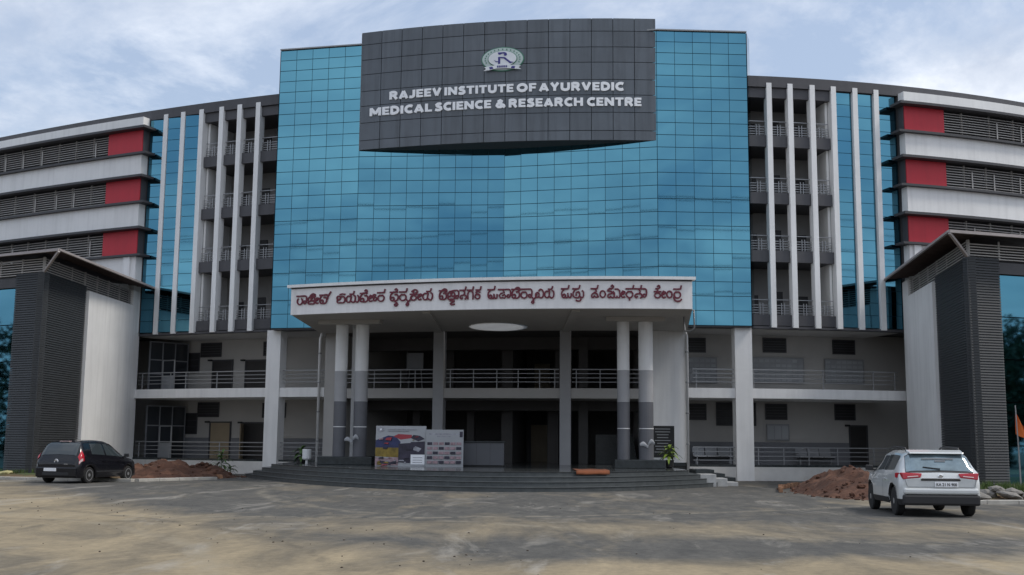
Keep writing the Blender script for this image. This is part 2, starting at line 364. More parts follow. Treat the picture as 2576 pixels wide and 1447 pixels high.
# mass behind everything
cpart('wall', 'recess_dark', B, -37, -11.9, -12, -3.3, 7.12, 18.6)
cpart('wall', 'recess_dark', B, 11.1, 34, -12, -3.3, 7.12, 18.6)
cpart('wall', 'recess_dark', B, -11.88, 11.08, -12, -5.0, 7.12, 18.6)
cpart('wall', 'white_shaded', B, -37, -9.3, -12, -3.3, 0.0, 7.10)
cpart('wall', 'white_shaded', B, 8.3, 34, -12, -3.3, 0.0, 7.10)
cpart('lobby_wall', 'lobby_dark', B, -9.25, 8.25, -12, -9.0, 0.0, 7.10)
cpart('parapet', 'dark_fascia', B, -37, -11.75, -0.9, 0.10, ZP0, ZP1)
cpart('parapet', 'dark_fascia', B, 11.0, 34, -0.9, 0.10, ZP0, ZP1)
cpart('roof_slab', 'dark_fascia', B, -37, -11.9, -12, -0.92, 18.61, 18.9); cpart('roof_slab', 'dark_fascia', B, 11.5, 34, -12, -0.92, 18.61, 18.9)

# ---- louvred ends: white bands, dark ledges, red panels, metal louvres
def louvred_end(Xa, Xb, side):
    # side +1: the free corner is at Xb (left half), -1: at Xa (right half)
    cpart('wall', 'recess_dark', B, Xa, Xb, -3.28, 0.12, 7.15, 18.6)
    for z0, z1 in ((18.10, 18.68), (15.45, 16.61), (12.68, 13.96), (7.14, 11.13)):
        cpart('white_band', 'white_wall', B, Xa, Xb, 0.13, 0.60, z0, z1)
    ext = 0.42
    ea, eb = (Xa, Xb + ext) if side > 0 else (Xa - ext, Xb)
    for z in (17.97, 15.32, 12.55): cpart('ledge', 'ledge', B, ea, eb, 0.10, 1.0, z, z + 0.125)
    for z in (16.615, 13.965, 11.135): cpart('ledge', 'ledge', B, ea, eb, 0.10, 0.82, z, z + 0.11)
    for z0, z1 in ((16.73, 17.965), (14.08, 15.315), (11.25, 12.545)):
        ra, rb = (Xb - 2.20, Xb - 0.02) if side > 0 else (Xa + 0.02, Xa + 2.15)
        cpart('red_panel', 'red_panel', B, ra, rb, 0.13, 0.56, z0, z1)
        ca, cb = (Xb - 0.015, Xb + 0.01) if side > 0 else (Xa - 0.01, Xa + 0.015)
        cpart('corner_panel', 'dark_fascia', B, ca, cb, 0.13, 0.52, z0, z1)
        la, lb = (Xa, ra - 0.02) if side > 0 else (rb + 0.02, Xb)
        mb = MB(); n = 9
        for i in range(n):
            z = z0 + 0.06 + (z1 - z0 - 0.1) * i / n
            st = max(2, int((lb - la) / 1.3))
            for k in range(st):
                xa_, xb_ = la + (lb - la) * k / st, la + (lb - la) * (k + 1) / st
                p, q = FP(xa_, 0.42), FP(xb_, 0.42); p2, q2 = FP(xa_, 0.54), FP(xb_, 0.54)
                mb.hexa([(p2.x, p2.y, z), (q2.x, q2.y, z), (q.x, q.y, z + 0.055), (p.x, p.y, z + 0.055)],
                        [(p2.x, p2.y, z + 0.028), (q2.x, q2.y, z + 0.028), (q.x, q.y, z + 0.083), (p.x, p.y, z + 0.083)])
        mb.build('louvre_slats', 'louvre_metal', B, kind='stuff')
        x = (lb - 1.1) if side > 0 else (la + 1.1)
        while la < x < lb:
            cpart('louvre_post', 'louvre_metal', B, x - 0.03, x + 0.03, 0.32, 0.41, z0, z1)
            if random.random() < 0.5: cpart('louvre_post', 'louvre_metal', B, x + 0.28, x + 0.34, 0.555, 0.585, z0 + 0.05, z1 - 0.35)
            x -= side * random.uniform(1.15, 1.6)
louvred_end(XLs, XLe, 1)
louvred_end(XRs, XRe, -1)
cpart('pilaster', 'white_paint', B, -20.15, -19.75, 0.605, 0.70, 9.3, 11.12)
cpart('pilaster', 'white_paint', B, 18.95, 19.3, 0.605, 0.70, 9.3, 11.12)

# ---- glass strips, white fins, balconies
def fin(x): cpart('fin', 'white_paint', B, x - 0.125, x + 0.125, -0.30, 0.13, 7.04, 18.80)
strip_src = {}
def strips(fx, Xa, Xb):
    """glass panels between Xa..Xb, split by the fins fx"""
    cpart('strip_backing', 'mullion', B, Xa, Xb, -3.2, -0.09, 7.14, 18.58)
    ed = [Xa] + list(fx) + [Xb]
    rows = 19; h = (18.58 - 7.14) / rows
    for a, c in zip(ed[:-1], ed[1:]):
        a2 = a + (0.15 if a != ed[0] else 0.03); c2 = c - (0.15 if c != ed[-1] else 0.03)
        for r in range(rows):
            oc = 0.005 if a < 0 else -0.065; p, q = FP(a2, oc), FP(c2, oc); w = (q - p).length
            key = round(w, 2)
            if key not in strip_src:
                mb = MB(); mb.box(-w / 2, w / 2, -0.02, 0.0, 0.012, h - 0.012); strip_src[key] = mb.mesh('glass_panel', 'pane_glass')
            mid = (p + q) / 2; ang = math.atan2(q.y - p.y, q.x - p.x) + (rad(9.0) if a < 0 else 0.0)      # sawtooth added so the left-hand panes mirror open sky
            mt = Matrix.Translation((mid.x, mid.y, 7.14 + h * r)) @ Matrix.Rotation(ang + random.gauss(0, 0.0035), 4, 'Z') @ Matrix.Rotation(random.gauss(0, 0.0035), 4, 'X')
            inst(strip_src[key], 'glass_panel', B, mt)
def balconies(Xa, Xb, fx, side):
    cpart('balcony_wall', 'balcony_wall', B, Xa, Xb, -3.28, -2.3, 7.14, 18.58)
    # return walls
    cpart('return_wall', 'white_wall' , B, Xa, Xa + 0.12, -2.29, -0.31, 7.14, 18.58) if side > 0 else cpart('return_wall', 'white_wall', B, Xb - 0.12, Xb, -2.29, -0.31, 7.14, 18.58)
    cpart('balcony_band', 'dark_fascia', B, Xa, Xb, -2.28, -0.02, 18.1, 18.59)
    for k, z in enumerate(LV):
        z0 = z + 0.04 if k == 0 else z
        cpart('balcony_band', 'dark_fascia', B, Xa + 0.01, Xb - 0.01, -2.28, -0.04 , z0, z + 0.55)
        rz = z + 0.55
        rail = MB()
        for dz in (0.10, 0.22, 0.34, 0.46, 0.72):
            st = 4
            for i in range(st):
                x0, x1 = Xa + 0.05 + (Xb - Xa - 0.1) * i / st, Xa + 0.05 + (Xb - Xa - 0.1) * (i + 1) / st
                rail.bar(FP(x0, -0.16, rz + dz), FP(x1, -0.16, rz + dz), 0.035, 0.035)
        ro = rail.build('railing', 'steel', B)
        ed = [Xa] + list(fx) + [Xb]
        for a, c in zip(ed[:-1], ed[1:]):
            for dd in (-0.07, 0.07):
                m_ = (a + c) / 2 + dd
                p = FP(m_, -0.11, 0); MB().bar((p.x, p.y, rz - 0.12), (p.x, p.y, rz + 0.56), 0.035, 0.035, up=(0, 1, 0)).build('post', 'steel', ro)
        # door and window on the balcony wall
        if k < 4:
            xm = (Xa + Xb) / 2
            for x0, x1, h0, h1, nm in ((xm - 0.35, xm + 0.35, 0.56, 1.95, 'door'), (xm + 0.9, xm + 1.7, 0.95, 1.75, 'window'), (xm - 1.7, xm - 0.95, 0.95, 1.75, 'window')):
                cpart(nm, 'window_dark', B, x0, x1, -2.295, -2.26, z + h0, z + h1)
FL = [-18.45, -17.40, -16.30]; BL = [-15.12, -14.08, -13.03]
FR = [15.40, 16.50, 17.60]; BR = [12.19, 13.23, 14.33]
for x in FL + BL + BR + FR: fin(x)
strips(FL[:2], XLe + 0.02, FL[2] - 0.14)
strips(FR[1:], FR[0] + 0.14, XRs - 0.02)
balconies(FL[2] + 0.14, -11.95, BL, 1)
balconies(11.15, FR[0] - 0.14, BR, -1)
for X0_, X1_ in ((XLe, FL[2]), (FR[0], XRs)): cpart('strip_head', 'dark_fascia', B, X0_ + 0.02, X1_ - 0.02, -3.2, -0.05, 18.585, 18.598)
cpart('strip_head', 'dark_fascia', B, XLs, -11.95, -0.35, 0.02, 6.99, 7.10)
cpart('strip_head', 'dark_fascia', B, 11.15, XRe, -0.35, 0.02, 6.99, 7.10)

# ---- lower two storeys: open corridors
GF, F1a, F1b = 0.62, 3.75, 4.20
def corridor(Xa, Xb):
    cpart('plinth', 'plinth_wall', B, Xa, Xb, -3.28, 0.04, 0.0, GF)
    cpart('floor_slab', 'white_wall', B, Xa, Xb, -3.28, 0.08, F1a, F1b)
    cpart('ceiling', 'white_shaded', B, Xa, Xb, -3.28, -0.36, 6.98, 7.12)
    cpart('dado', 'grey_dado', B, Xa, Xb, -3.29, -3.26, GF + 0.01, 1.76)
    cpart('skirting', 'granite', B, Xa, Xb, -0.30, -0.02, GF + 0.002, GF + 0.10)
def railing(Xa, Xb, zf, zt, posts):
    mb = MB(); n = max(1, int((Xb - Xa) / 1.3))
    for j in range(4):
        z = zt - (zt - zf - 0.10) * j / 4
        for i in range(n):
            mb.bar(FP(Xa + (Xb - Xa) * i / n, -0.12, z), FP(Xa + (Xb - Xa) * (i + 1) / n, -0.12, z), 0.045 if j == 0 else 0.032, 0.045 if j == 0 else 0.032)
    r = mb.build('railing', 'steel', B)
    for p in posts:
        q = FP(p, -0.17, 0); MB().bar((q.x, q.y, zf), (q.x, q.y, zt - 0.02), 0.04, 0.04, up=(0, 1, 0)).build('post', 'steel', r)
corridor(-19.75, -9.0); corridor(8.05, 18.6)
cpart('pillar', 'white_wall', B, -12.02, -11.30, -0.45, 0.16, 0.0, 7.03)
cpart('pillar', 'white_wall', B, 10.30, 11.10, -0.45, 0.16, 0.0, 7.03)
railing(-19.5, -12.05, F1b, 5.05, (-19.3, -17.6, -16.7, -14.9)); railing(-11.28, -9.05, F1b, 5.05, ())
railing(-19.5, -12.05, GF, 1.53, (-19.3, -17.5, -14.6)); railing(-11.28, -9.05, GF, 1.53, ())
railing(11.12, 18.35, F1b, 5.08, (11.25, 14.6, 17.1, 18.2)); railing(8.35, 10.28, F1b, 5.08, (8.55,))
railing(11.12, 18.35, GF, 1.51, (11.4, 12.6, 13.8, 15.2, 17.0)); railing(8.35, 10.28, GF, 1.51, (8.55, 10.1))
def vent(x0, x1, z0, z1, n=5):
    w = cpart('vent_window', 'window_dark', B, x0, x1, -3.30, -3.27, z0, z1)
    fr = MB()
    cbox(fr, x0 - 0.05, x1 + 0.05, -3.27, -3.235, z1, z1 + 0.05); cbox(fr, x0 - 0.05, x1 + 0.05, -3.27, -3.235, z0 - 0.05, z0)
    cbox(fr, x0 - 0.05, x0, -3.27, -3.235, z0, z1); cbox(fr, x1, x1 + 0.05, -3.27, -3.235, z0, z1)
    fr.build('frame', 'ledge', w)
    sl = MB()
    for i in range(1, n):
        z = z0 + (z1 - z0) * i / n; cbox(sl, x0, x1, -3.268, -3.24, z - 0.012, z + 0.012)
    sl.build('glass_slats', 'dark_fascia', w, kind='stuff')
for a in ((-18.21, -16.99, 6.12, 6.80), (-14.31, -13.03, 6.11, 6.78), (-18.24, -16.98, 2.90, 3.60), (-14.24, -12.95, 2.86, 3.55),
          (8.78, 9.68, 6.14, 6.77), (12.86, 14.06, 6.20, 6.82), (16.75, 17.96, 6.19, 6.82), (8.73, 9.66, 2.85, 3.55), (12.91, 14.02, 2.90, 3.59), (16.76, 17.86, 2.92, 3.62)): vent(*a)
for a in ((-19.18, -18.35, 5.29, 6.29), (-19.22, -18.33, 1.99, 3.03), (10.27, 12.31, 2.59, 3.63), (-10.0, -9.3, 5.5, 6.4), (-10.0, -9.3, 2.5, 3.4)): vent(*a, n=3)
def door(x0, x1, z0, z1, mat, leaf_mat=None):
    d = cpart('door', mat, B, x0, x1, -3.30, -3.255, z0, z1)
    fr = MB(); cbox(fr, x0 - 0.07, x0, -3.28, -3.215, z0, z1 + 0.07); cbox(fr, x1, x1 + 0.07, -3.28, -3.215, z0, z1 + 0.07); cbox(fr, x0, x1, -3.28, -3.215, z1, z1 + 0.07)
    fr.build('frame', 'ledge', d)
    cbox(MB(), x0 - 0.28, x0 - 0.08, -3.28, -3.1, z1 + 0.0, z1 + 0.09).build('bracket_lamp', 'black', d)
    if leaf_mat:
        p = FP(x0 + 0.02, -3.2, 0); q = FP(x0 + 0.35, -2.45, 0); MB().bar((p.x, p.y, (z0 + z1) / 2), (q.x, q.y, (z0 + z1) / 2), 0.04, z1 - z0 - 0.04).build('leaf', leaf_mat, d)
door(-17.40, -16.25, F1b, 5.85, 'door_dark'); door(-15.36, -14.07, F1b, 5.81, 'door_dark')
door(-17.41, -16.21, GF, 2.55, 'door_wood'); door(-15.37, -14.01, GF, 2.52, 'door_dark', 'door_wood'); door(17.57, 18.50, GF, 2.57, 'door_dark')
# aluminium and glass partitions at the far left of both corridors
for z0, z1 in ((F1b, 6.85), (GF, 3.45)):
    a0 = FP(-19.55, -2.9, 0); a1 = FP(-19.35, -0.9, 0)
    zt = z0 + (z1 - z0) * 0.62
    p0, p1 = FP(-19.62, -1.0, 0), FP(-18.95, -3.1, 0)
    g_ = MB().bar((p0.x, p0.y, (z0 + z1) / 2), (p1.x, p1.y, (z0 + z1) / 2), 0.03, z1 - z0 - 0.02).build('glass_partition', 'dark_glass', B)
    fr = MB()
    for f_ in (0.0, 0.33, 0.66, 1.0):
        p = p0.lerp(p1, f_); fr.bar((p.x, p.y, z0), (p.x, p.y, z1 - 0.02), 0.07, 0.07, up=(0, 1, 0))
    for z in (z0 + 0.9, zt, z1 - 0.05): fr.bar((p0.x, p0.y, z), (p1.x, p1.y, z), 0.075, 0.06)
    fr.build('frame', 'grey_dado', g_)
    q0, q1 = FP(-19.25, -1.6, 0), FP(-18.5, -1.55, 0)
    d_ = MB().bar((q0.x, q0.y, z0 + 0.05 + (zt - z0 - 0.1) * 0.75), (q1.x, q1.y, z0 + 0.05 + (zt - z0 - 0.1) * 0.75), 0.025, (zt - z0 - 0.1) * 0.5).build('glass_door', 'dark_glass', B)
    fr = MB()
    for q in (q0, q1): fr.bar((q.x, q.y, z0 + 0.02), (q.x, q.y, zt), 0.07, 0.05, up=(0, 1, 0))
    fr.bar((q0.x, q0.y, zt - 0.03), (q1.x, q1.y, zt - 0.03), 0.055, 0.06)
    fr.build('frame', 'alu', d_)
    MB().bar((q0.x, q0.y, z0 + 0.05 + (zt - z0) * 0.24), (q1.x, q1.y, z0 + 0.05 + (zt - z0) * 0.24), 0.03, (zt - z0) * 0.44).build('kick_panel', 'board_grey', d_)

# ---- lobby behind the porch
cpart('plinth', 'granite_floor', B, -8.98, 8.03, -9.0, -0.05, 0.0, 0.635)
cpart('floor_slab', 'white_shaded', B, -8.45, 6.38, -8.9, 0.02, 3.68, 4.14)
cpart('ceiling', 'lobby_dark', B, -8.98, 8.03, -9.0, -0.02, 6.82, 6.98)  # white ceiling coloured dark, the lobby's shade put into its colour
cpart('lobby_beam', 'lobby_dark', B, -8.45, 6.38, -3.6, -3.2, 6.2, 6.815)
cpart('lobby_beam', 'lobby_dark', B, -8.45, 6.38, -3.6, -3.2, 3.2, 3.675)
cpart('side_wall', 'white_shaded', B, -9.0, -8.48, -9.0, 0.06, 0.64, 6.81)
cpart('side_wall', 'white_wall', B, 6.40, 8.02, -9.0, 0.06, 0.64, 6.81)
cpart('skirting', 'granite', B, 6.38, 8.03, 0.062, 0.09, 0.64, 0.80)
for x0, x1 in ((-3.66, -3.17), (2.25, 2.75)): cpart('pillar', 'col_light', B, x0, x1, -0.42, 0.10, 0.64, 6.815)  # white pillars coloured grey to carry the deep shade under the porch
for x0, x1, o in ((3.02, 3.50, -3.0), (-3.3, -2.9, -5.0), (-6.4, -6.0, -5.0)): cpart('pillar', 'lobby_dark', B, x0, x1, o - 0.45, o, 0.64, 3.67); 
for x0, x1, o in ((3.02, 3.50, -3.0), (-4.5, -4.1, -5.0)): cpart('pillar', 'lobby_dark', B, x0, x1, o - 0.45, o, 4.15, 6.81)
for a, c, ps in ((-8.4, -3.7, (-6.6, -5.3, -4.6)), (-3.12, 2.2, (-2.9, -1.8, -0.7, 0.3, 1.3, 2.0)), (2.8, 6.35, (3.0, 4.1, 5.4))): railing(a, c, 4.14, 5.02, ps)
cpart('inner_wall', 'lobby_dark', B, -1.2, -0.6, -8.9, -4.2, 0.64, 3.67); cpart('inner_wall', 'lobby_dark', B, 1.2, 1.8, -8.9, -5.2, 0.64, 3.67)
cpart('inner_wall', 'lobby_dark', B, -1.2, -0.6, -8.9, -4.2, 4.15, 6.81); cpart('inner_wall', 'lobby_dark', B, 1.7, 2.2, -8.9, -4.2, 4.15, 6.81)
dl = cpart('door', 'door_wood', B, -0.30, 0.75, -8.99, -8.93, 0.64, 2.6); cpart('frame', 'ledge', dl, -0.42, -0.31, -8.99, -8.9, 0.64, 2.7); cpart('frame', 'ledge', dl, 0.76, 0.87, -8.99, -8.9, 0.64, 2.7)
cpart('door', 'door_wood', B, -0.1, 0.9, -8.99, -8.93, 4.15, 5.9)
# inner stair seen through the right bay
st = MB()
for i in range(9):
    cbox(st, 3.9, 6.1, -4.0 - 0.32 * i, -3.68 - 0.32 * i, 0.64, 0.80 + 0.16 * i)
st.build('inner_stair', 'granite', B)

# ---- mirrored curtain wall, folded inwards at its middle
CL, KL, CC, KR, CR = Vector((-11.735, 55.0, 0)), Vector((-7.54, 54.08, 0)), Vector((-0.41, 53.48, 0)), Vector((6.75, 51.72, 0)), Vector((11.06, 51.93, 0))
CZ0, CZ1 = 7.05, 21.10
NR = 23
hs = [1.12 - 0.24 * i / (NR - 1) for i in range(NR)]; sm = sum(hs); zs = [CZ0]
for h in hs: zs.append(zs[-1] + h / sm * (CZ1 - CZ0))
SGX0, SGX1, SGZ0, SGZ1 = -7.52, 6.72, 15.72, 21.70
def leaf_norm(a, b): d = (b - a).normalized(); return Vector((d.y, -d.x, 0))
cw = []
panes = []
LEAVES = ((CL, KL, 5), (KL, CC, 9), (CC, KR, 9), (KR, CR, 5))
for a, b, nc in LEAVES:
    nrm = leaf_norm(a, b); bk = -nrm * 0.25
    p = [a - nrm * 0.03, b - nrm * 0.03, b + bk, a + bk]
    w = MB().prism([(q.x, q.y) for q in p], CZ0, CZ1).build('curtain_wall', 'mullion', B); cw.append(w)
    d = (b - a) / nc; ang = math.atan2(d.y, d.x); wd = d.length
    for c in range(nc):
        mid = a + d * (c + 0.5)
        for r in range(NR):
            if zs[r] > SGZ0 + 0.02 and mid.x - wd / 2 > SGX0 and mid.x + wd / 2 < SGX1: continue
            panes.append((mid, wd, zs[r], zs[r + 1], ang, w))
panes.sort(key=lambda q: -(q[1] * (q[3] - q[2])) / q[0].length ** 2)
pane_src = {}
rest = MB()
for i, (mid, wd, z0, z1, ang, w) in enumerate(panes):
    k = (round(wd, 3), round(z1 - z0, 3))
    loc = Matrix.Translation((mid.x, mid.y, z0)) @ Matrix.Rotation(ang + random.gauss(0, 0.0016), 4, 'Z') @ Matrix.Rotation(random.gauss(0, 0.0018), 4, 'X')
    if i < 300:
        if k not in pane_src:
            pane_src[k] = MB().box(-wd / 2 + 0.010, wd / 2 - 0.010, -0.026, 0.0, 0.014, z1 - z0 - 0.014).mesh('pane', 'pane_glass')
        inst(pane_src[k], 'pane', w, loc)
    else:
        t_ = MB().box(-wd / 2 + 0.010, wd / 2 - 0.010, -0.026, 0.0, 0.014, z1 - z0 - 0.014)
        rest.add([loc @ Vector(v) for v in t_.v], t_.f)
rest.build('panes', 'pane_glass', B, kind='stuff')
# glass return at both ends, top capping
MB().prism([(CR.x + 0.03, CR.y - 0.02), (CR.x + 0.34, CR.y + 0.9), (CR.x + 0.30, CR.y + 1.1), (CR.x, CR.y + 0.12)], CZ0, CZ1 + 0.0).build('edge_panel', 'pane_glass', B)
MB().prism([(CL.x - 0.03, CL.y - 0.02), (CL.x, CL.y + 0.12), (CL.x + 0.1, CL.y + 1.3), (CL.x - 0.05, CL.y + 1.3)], CZ0, CZ1).build('edge_panel', 'mullion', B)
FOLD = [CL, KL, CC, KR, CR]
def back_line(d_): return [tuple((p + Vector((0, d_, 0))).xy) for p in FOLD]
MB().prism(back_line(0.29) + [(CR.x + 0.3, CR.y + 1.2), (9, 60), (-10, 62), (CL.x + 0.1, CL.y + 1.4)], 18.7, 20.95).build('lift_tower', 'dark_fascia', B)
MB().prism(back_line(0.05) + [(10.3, 54.5), (-11.0, 58.0)], 6.985, 7.045).build('soffit', 'dark_fascia', B)
cp_ = MB()
for a, b, _n in LEAVES: cp_.bar(a + Vector((0, 0.02, CZ1 + 0.03)), b + Vector((0, 0.02, CZ1 + 0.03)), 0.3, 0.06)
cp_.build('coping', 'alu', B)

# ---- sign box
_c = (0.01404, -0.1455, 52.06)
def Ys(x): return (_c[0] * x + _c[1]) * x + _c[2]
def SPt(x, o=0.0, z=0.0):
    n = Vector((2 * _c[0] * x + _c[1], -1)); n.normalize(); return Vector((x + n.x * o, Ys(x) + n.y * o, z))
NS = 14
xs = [SGX0 + (SGX1 - SGX0) * i / NS for i in range(NS + 1)]
front = [SPt(x, -0.05).xy for x in xs]
def Vy(x):
    for a, b in zip(FOLD[:-1], FOLD[1:]):
        if a.x <= x <= b.x: return a.y + (b.y - a.y) * (x - a.x) / (b.x - a.x)
backp = [(SGX1, max(Vy(SGX1), front[-1].y) + 0.02), (KR.x - 0.05, KR.y + 0.05), (CC.x, CC.y - 0.04), (SGX0, max(Vy(SGX0), front[0].y) + 0.02)]
backp = [backp[0], backp[2], backp[3]]
SB = MB().prism([tuple(p) for p in front] + backp, SGZ0, SGZ1 - 0.02).build('sign_box', 'sign_joint', B)
srow = [SGZ0]
for h in (0.47, 0.88, 0.85, 0.75, 0.85, 0.75, 0.78, 0.65): srow.append(srow[-1] + h)
srow[-1] = SGZ1
for i in range(NS):
    for z0, z1 in zip(srow[:-1], srow[1:]):
        a, c = SPt(xs[i], 0), SPt(xs[i + 1], 0); d = (c - a).normalized(); n = Vector((d.y, -d.x, 0))
        a2, c2 = a + d * 0.015, c - d * 0.015
        t_ = random.uniform(-0.006, 0.006)
        q0, q1 = [a2 - n * 0.045, a2 + n * (0.012 + t_), c2 + n * (0.012 - t_), c2 - n * 0.045], None
        mb = MB(); mb.hexa([(p.x, p.y, z0 + 0.015) for p in q0], [(p.x, p.y, z1 - 0.015) for p in q0]); mb.build('panel', 'sign_panel', SB)
MB().prism([(SGX0 + 0.02, front[0].y), (SGX0 - 0.03, front[0].y - 0.02), (SGX0 - 0.03, Vy(SGX0) + 0.1), (SGX0 + 0.02, Vy(SGX0) + 0.1)], SGZ0 + 0.01, SGZ1).build('trim', 'alu', SB)
# capping returns behind the sign above the glass
MB().prism([(SGX0, front[0].y + 0.06), (SGX1, front[-1].y + 0.06), (SGX1 + 0.02, front[-1].y + 1.4), (SGX0, front[0].y + 1.4)], CZ1 + 0.07, SGZ1 - 0.03).build('sign_back', 'alu', SB)

def glyph_mesh(ch, bold=0.05, depth=0.04):
    c = bpy.data.curves.new('glyph', 'FONT'); c.body = ch; c.size = 1.0; c.offset = bold; c.extrude = depth; c.resolution_u = 3
    o = bpy.data.objects.new('glyph', c); COL.objects.link(o)
    dg = bpy.context.evaluated_depsgraph_get(); ev = o.evaluated_get(dg); me = bpy.data.meshes.new_from_object(ev)
    bpy.data.objects.remove(o); bpy.data.curves.remove(c)
    return me
def arc(cx, cy, rx, ry, a0, a1, n=12): return [(cx + rx * math.cos(rad(a0 + (a1 - a0) * i / n)), cy + ry * math.sin(rad(a0 + (a1 - a0) * i / n))) for i in range(n + 1)]
def smooth_pts(p, k=3):
    if len(p) < 3 or len(p) > 9: return p
    out = []
    for i in range(len(p) - 1):
        a, b_, c, d = p[max(i - 1, 0)], p[i], p[i + 1], p[min(i + 2, len(p) - 1)]
        for j in range(k):
            t = j / k
            out.append(tuple(0.5 * ((2 * b_[q]) + (-a[q] + c[q]) * t + (2 * a[q] - 5 * b_[q] + 4 * c[q] - d[q]) * t * t + (-a[q] + 3 * b_[q] - 3 * c[q] + d[q]) * t ** 3) for q in (0, 1)))
    return out + [p[-1]]
CAPS = {
 'I': ([[(.13, 0), (.13, 1)]], .26), 'L': ([[(.13, 0), (.13, 1)], [(.13, .11), (.62, .11)]], .62), 'T': ([[(0, .89), (.76, .89)], [(.38, 0), (.38, .95)]], .76),
 'F': ([[(.13, 0), (.13, 1)], [(.13, .89), (.62, .89)], [(.13, .47), (.57, .47)]], .62), 'E': ([[(.13, 0), (.13, 1)], [(.13, .89), (.64, .89)], [(.13, .5), (.59, .5)], [(.13, .11), (.64, .11)]], .64),
 'H': ([[(.13, 0), (.13, 1)], [(.71, 0), (.71, 1)], [(.13, .5), (.71, .5)]], .84), 'N': ([[(.13, 0), (.13, 1)], [(.75, 0), (.75, 1)], [(.15, .9), (.73, .1)]], .88),
 'M': ([[(.13, 0), (.13, 1)], [(.93, 0), (.93, 1)], [(.16, .92), (.53, .22)], [(.53, .22), (.90, .92)]], 1.06), 'V': ([[(.12, 1), (.43, .06)], [(.43, .06), (.74, 1)]], .86),
 'A': ([[(.11, 0), (.44, .94)], [(.44, .94), (.77, 0)], [(.22, .24), (.66, .24)]], .88), 'Y': ([[(.11, 1), (.41, .45)], [(.71, 1), (.41, .45)], [(.41, 0), (.41, .5)]], .82),
 'U': ([[(.13, 1), (.13, .4), (.2, .2), (.42, .11), (.64, .2), (.71, .4), (.71, 1)]], .84), 'J': ([[(.43, 1), (.43, .32), (.35, .16), (.2, .11), (.02, .14)]], .56),
 'O': ([arc(.47, .5, .35, .39, 0, 360, 20)], .94), 'C': ([arc(.48, .5, .36, .39, 52, 308, 16)], .76), 'D': ([[(.13, 0), (.13, 1)], [(.13, .89), (.38, .89), (.62, .76), (.70, .5), (.62, .24), (.38, .11), (.13, .11)]], .82),
 'R': ([[(.13, 0), (.13, 1)], [(.13, .89), (.46, .89), (.60, .80), (.60, .60), (.46, .48), (.13, .48)], [(.40, .5), (.70, 0)]], .80),
 'S': ([[(.62, .82), (.46, .89), (.28, .88), (.15, .76), (.20, .61), (.40, .52), (.58, .42), (.62, .25), (.48, .12), (.26, .11), (.05, .18)]], .72),
 '&': ([[(.80, .06), (.34, .62), (.28, .80), (.42, .90), (.55, .80), (.48, .66), (.20, .46), (.13, .27), (.24, .12), (.44, .11), (.62, .24), (.72, .46)]], .86)}
def stroke_mesh(mb, q, w, path, o0, o1, sq=0.0):
    """flat-ended pen stroke along q = [(X, Z)] standing proud of a curved surface"""
    n = len(q); L_, R_ = [], []; closed = n > 3 and abs(q[0][0] - q[-1][0]) + abs(q[0][1] - q[-1][1]) < 1e-5
    for i in range(n):
        a, c = (q[i - 1] if i else (q[-2] if closed else q[0])), (q[i + 1] if i < n - 1 else (q[1] if closed else q[-1]))
        d = Vector((c[0] - a[0], c[1] - a[1]))
        if d.length < 1e-6: d = Vector((1, 0))
        d.normalize(); nn = Vector((-d.y, d.x)) * w / 2; e_ = Vector((0, 0)) if closed else d * sq * (-1 if i == 0 else 1 if i == n - 1 else 0)
        L_.append((q[i][0] + nn.x + e_.x, q[i][1] + nn.y + e_.y)); R_.append((q[i][0] - nn.x + e_.x, q[i][1] - nn.y + e_.y))
    vs = []
    for i in range(n): vs += [path(L_[i][0], o0, L_[i][1]), path(R_[i][0], o0, R_[i][1]), path(R_[i][0], o1, R_[i][1]), path(L_[i][0], o1, L_[i][1])]
    fs = [] if closed else [(3, 2, 1, 0), (4 * n - 4, 4 * n - 3, 4 * n - 2, 4 * n - 1)]
    for i in range(n - 1):
        a = 4 * i; c = a + 4
        for k in range(4): fs.append((a + k, a + (k + 1) % 4, c + (k + 1) % 4, c + k))
    mb.add(vs, fs)
def caps_on(path, words, z, cap, parent, mat):
    for txt, X0, X1 in words:
        gap = 0.10; tot = sum(CAPS[c][1] for c in txt) + gap * (len(txt) - 1); sx = (X1 - X0) / tot; x = X0
        for ch in txt:
            strokes, adv = CAPS[ch]; mb = MB()
            for k, st_ in enumerate(strokes):
                q = [(x + px * sx, z + py * cap) for px, py in smooth_pts(st_)]
                horiz = len(st_) == 2 and abs(st_[0][1] - st_[1][1]) < 1e-6
                stroke_mesh(mb, q, (0.235 * cap) if horiz else 0.285 * (cap + sx) / 2, path, 0.02, 0.075 + 0.004 * k)
            mb.build('letter', mat, parent)
            x += (adv + gap) * sx
KF = 0.9745
caps_on(SPt, [(w_, a * KF, c * KF) for w_, a, c in (('RAJEEV', -6.19, -3.55), ('INSTITUTE', -3.40, -0.01), ('OF', 0.15, 1.10), ('AYURVEDIC', 1.23, 5.33))], 18.12, 0.395, SB, 'letter_white')
caps_on(SPt, [(w_, a * KF, c * KF) for w_, a, c in (('MEDICAL', -7.20, -4.01), ('SCIENCE', -3.87, -1.09), ('&', -0.89, -0.38), ('RESEARCH', -0.23, 3.36), ('CENTRE', 3.55, 6.17))], 17.37, 0.40, SB, 'letter_white')

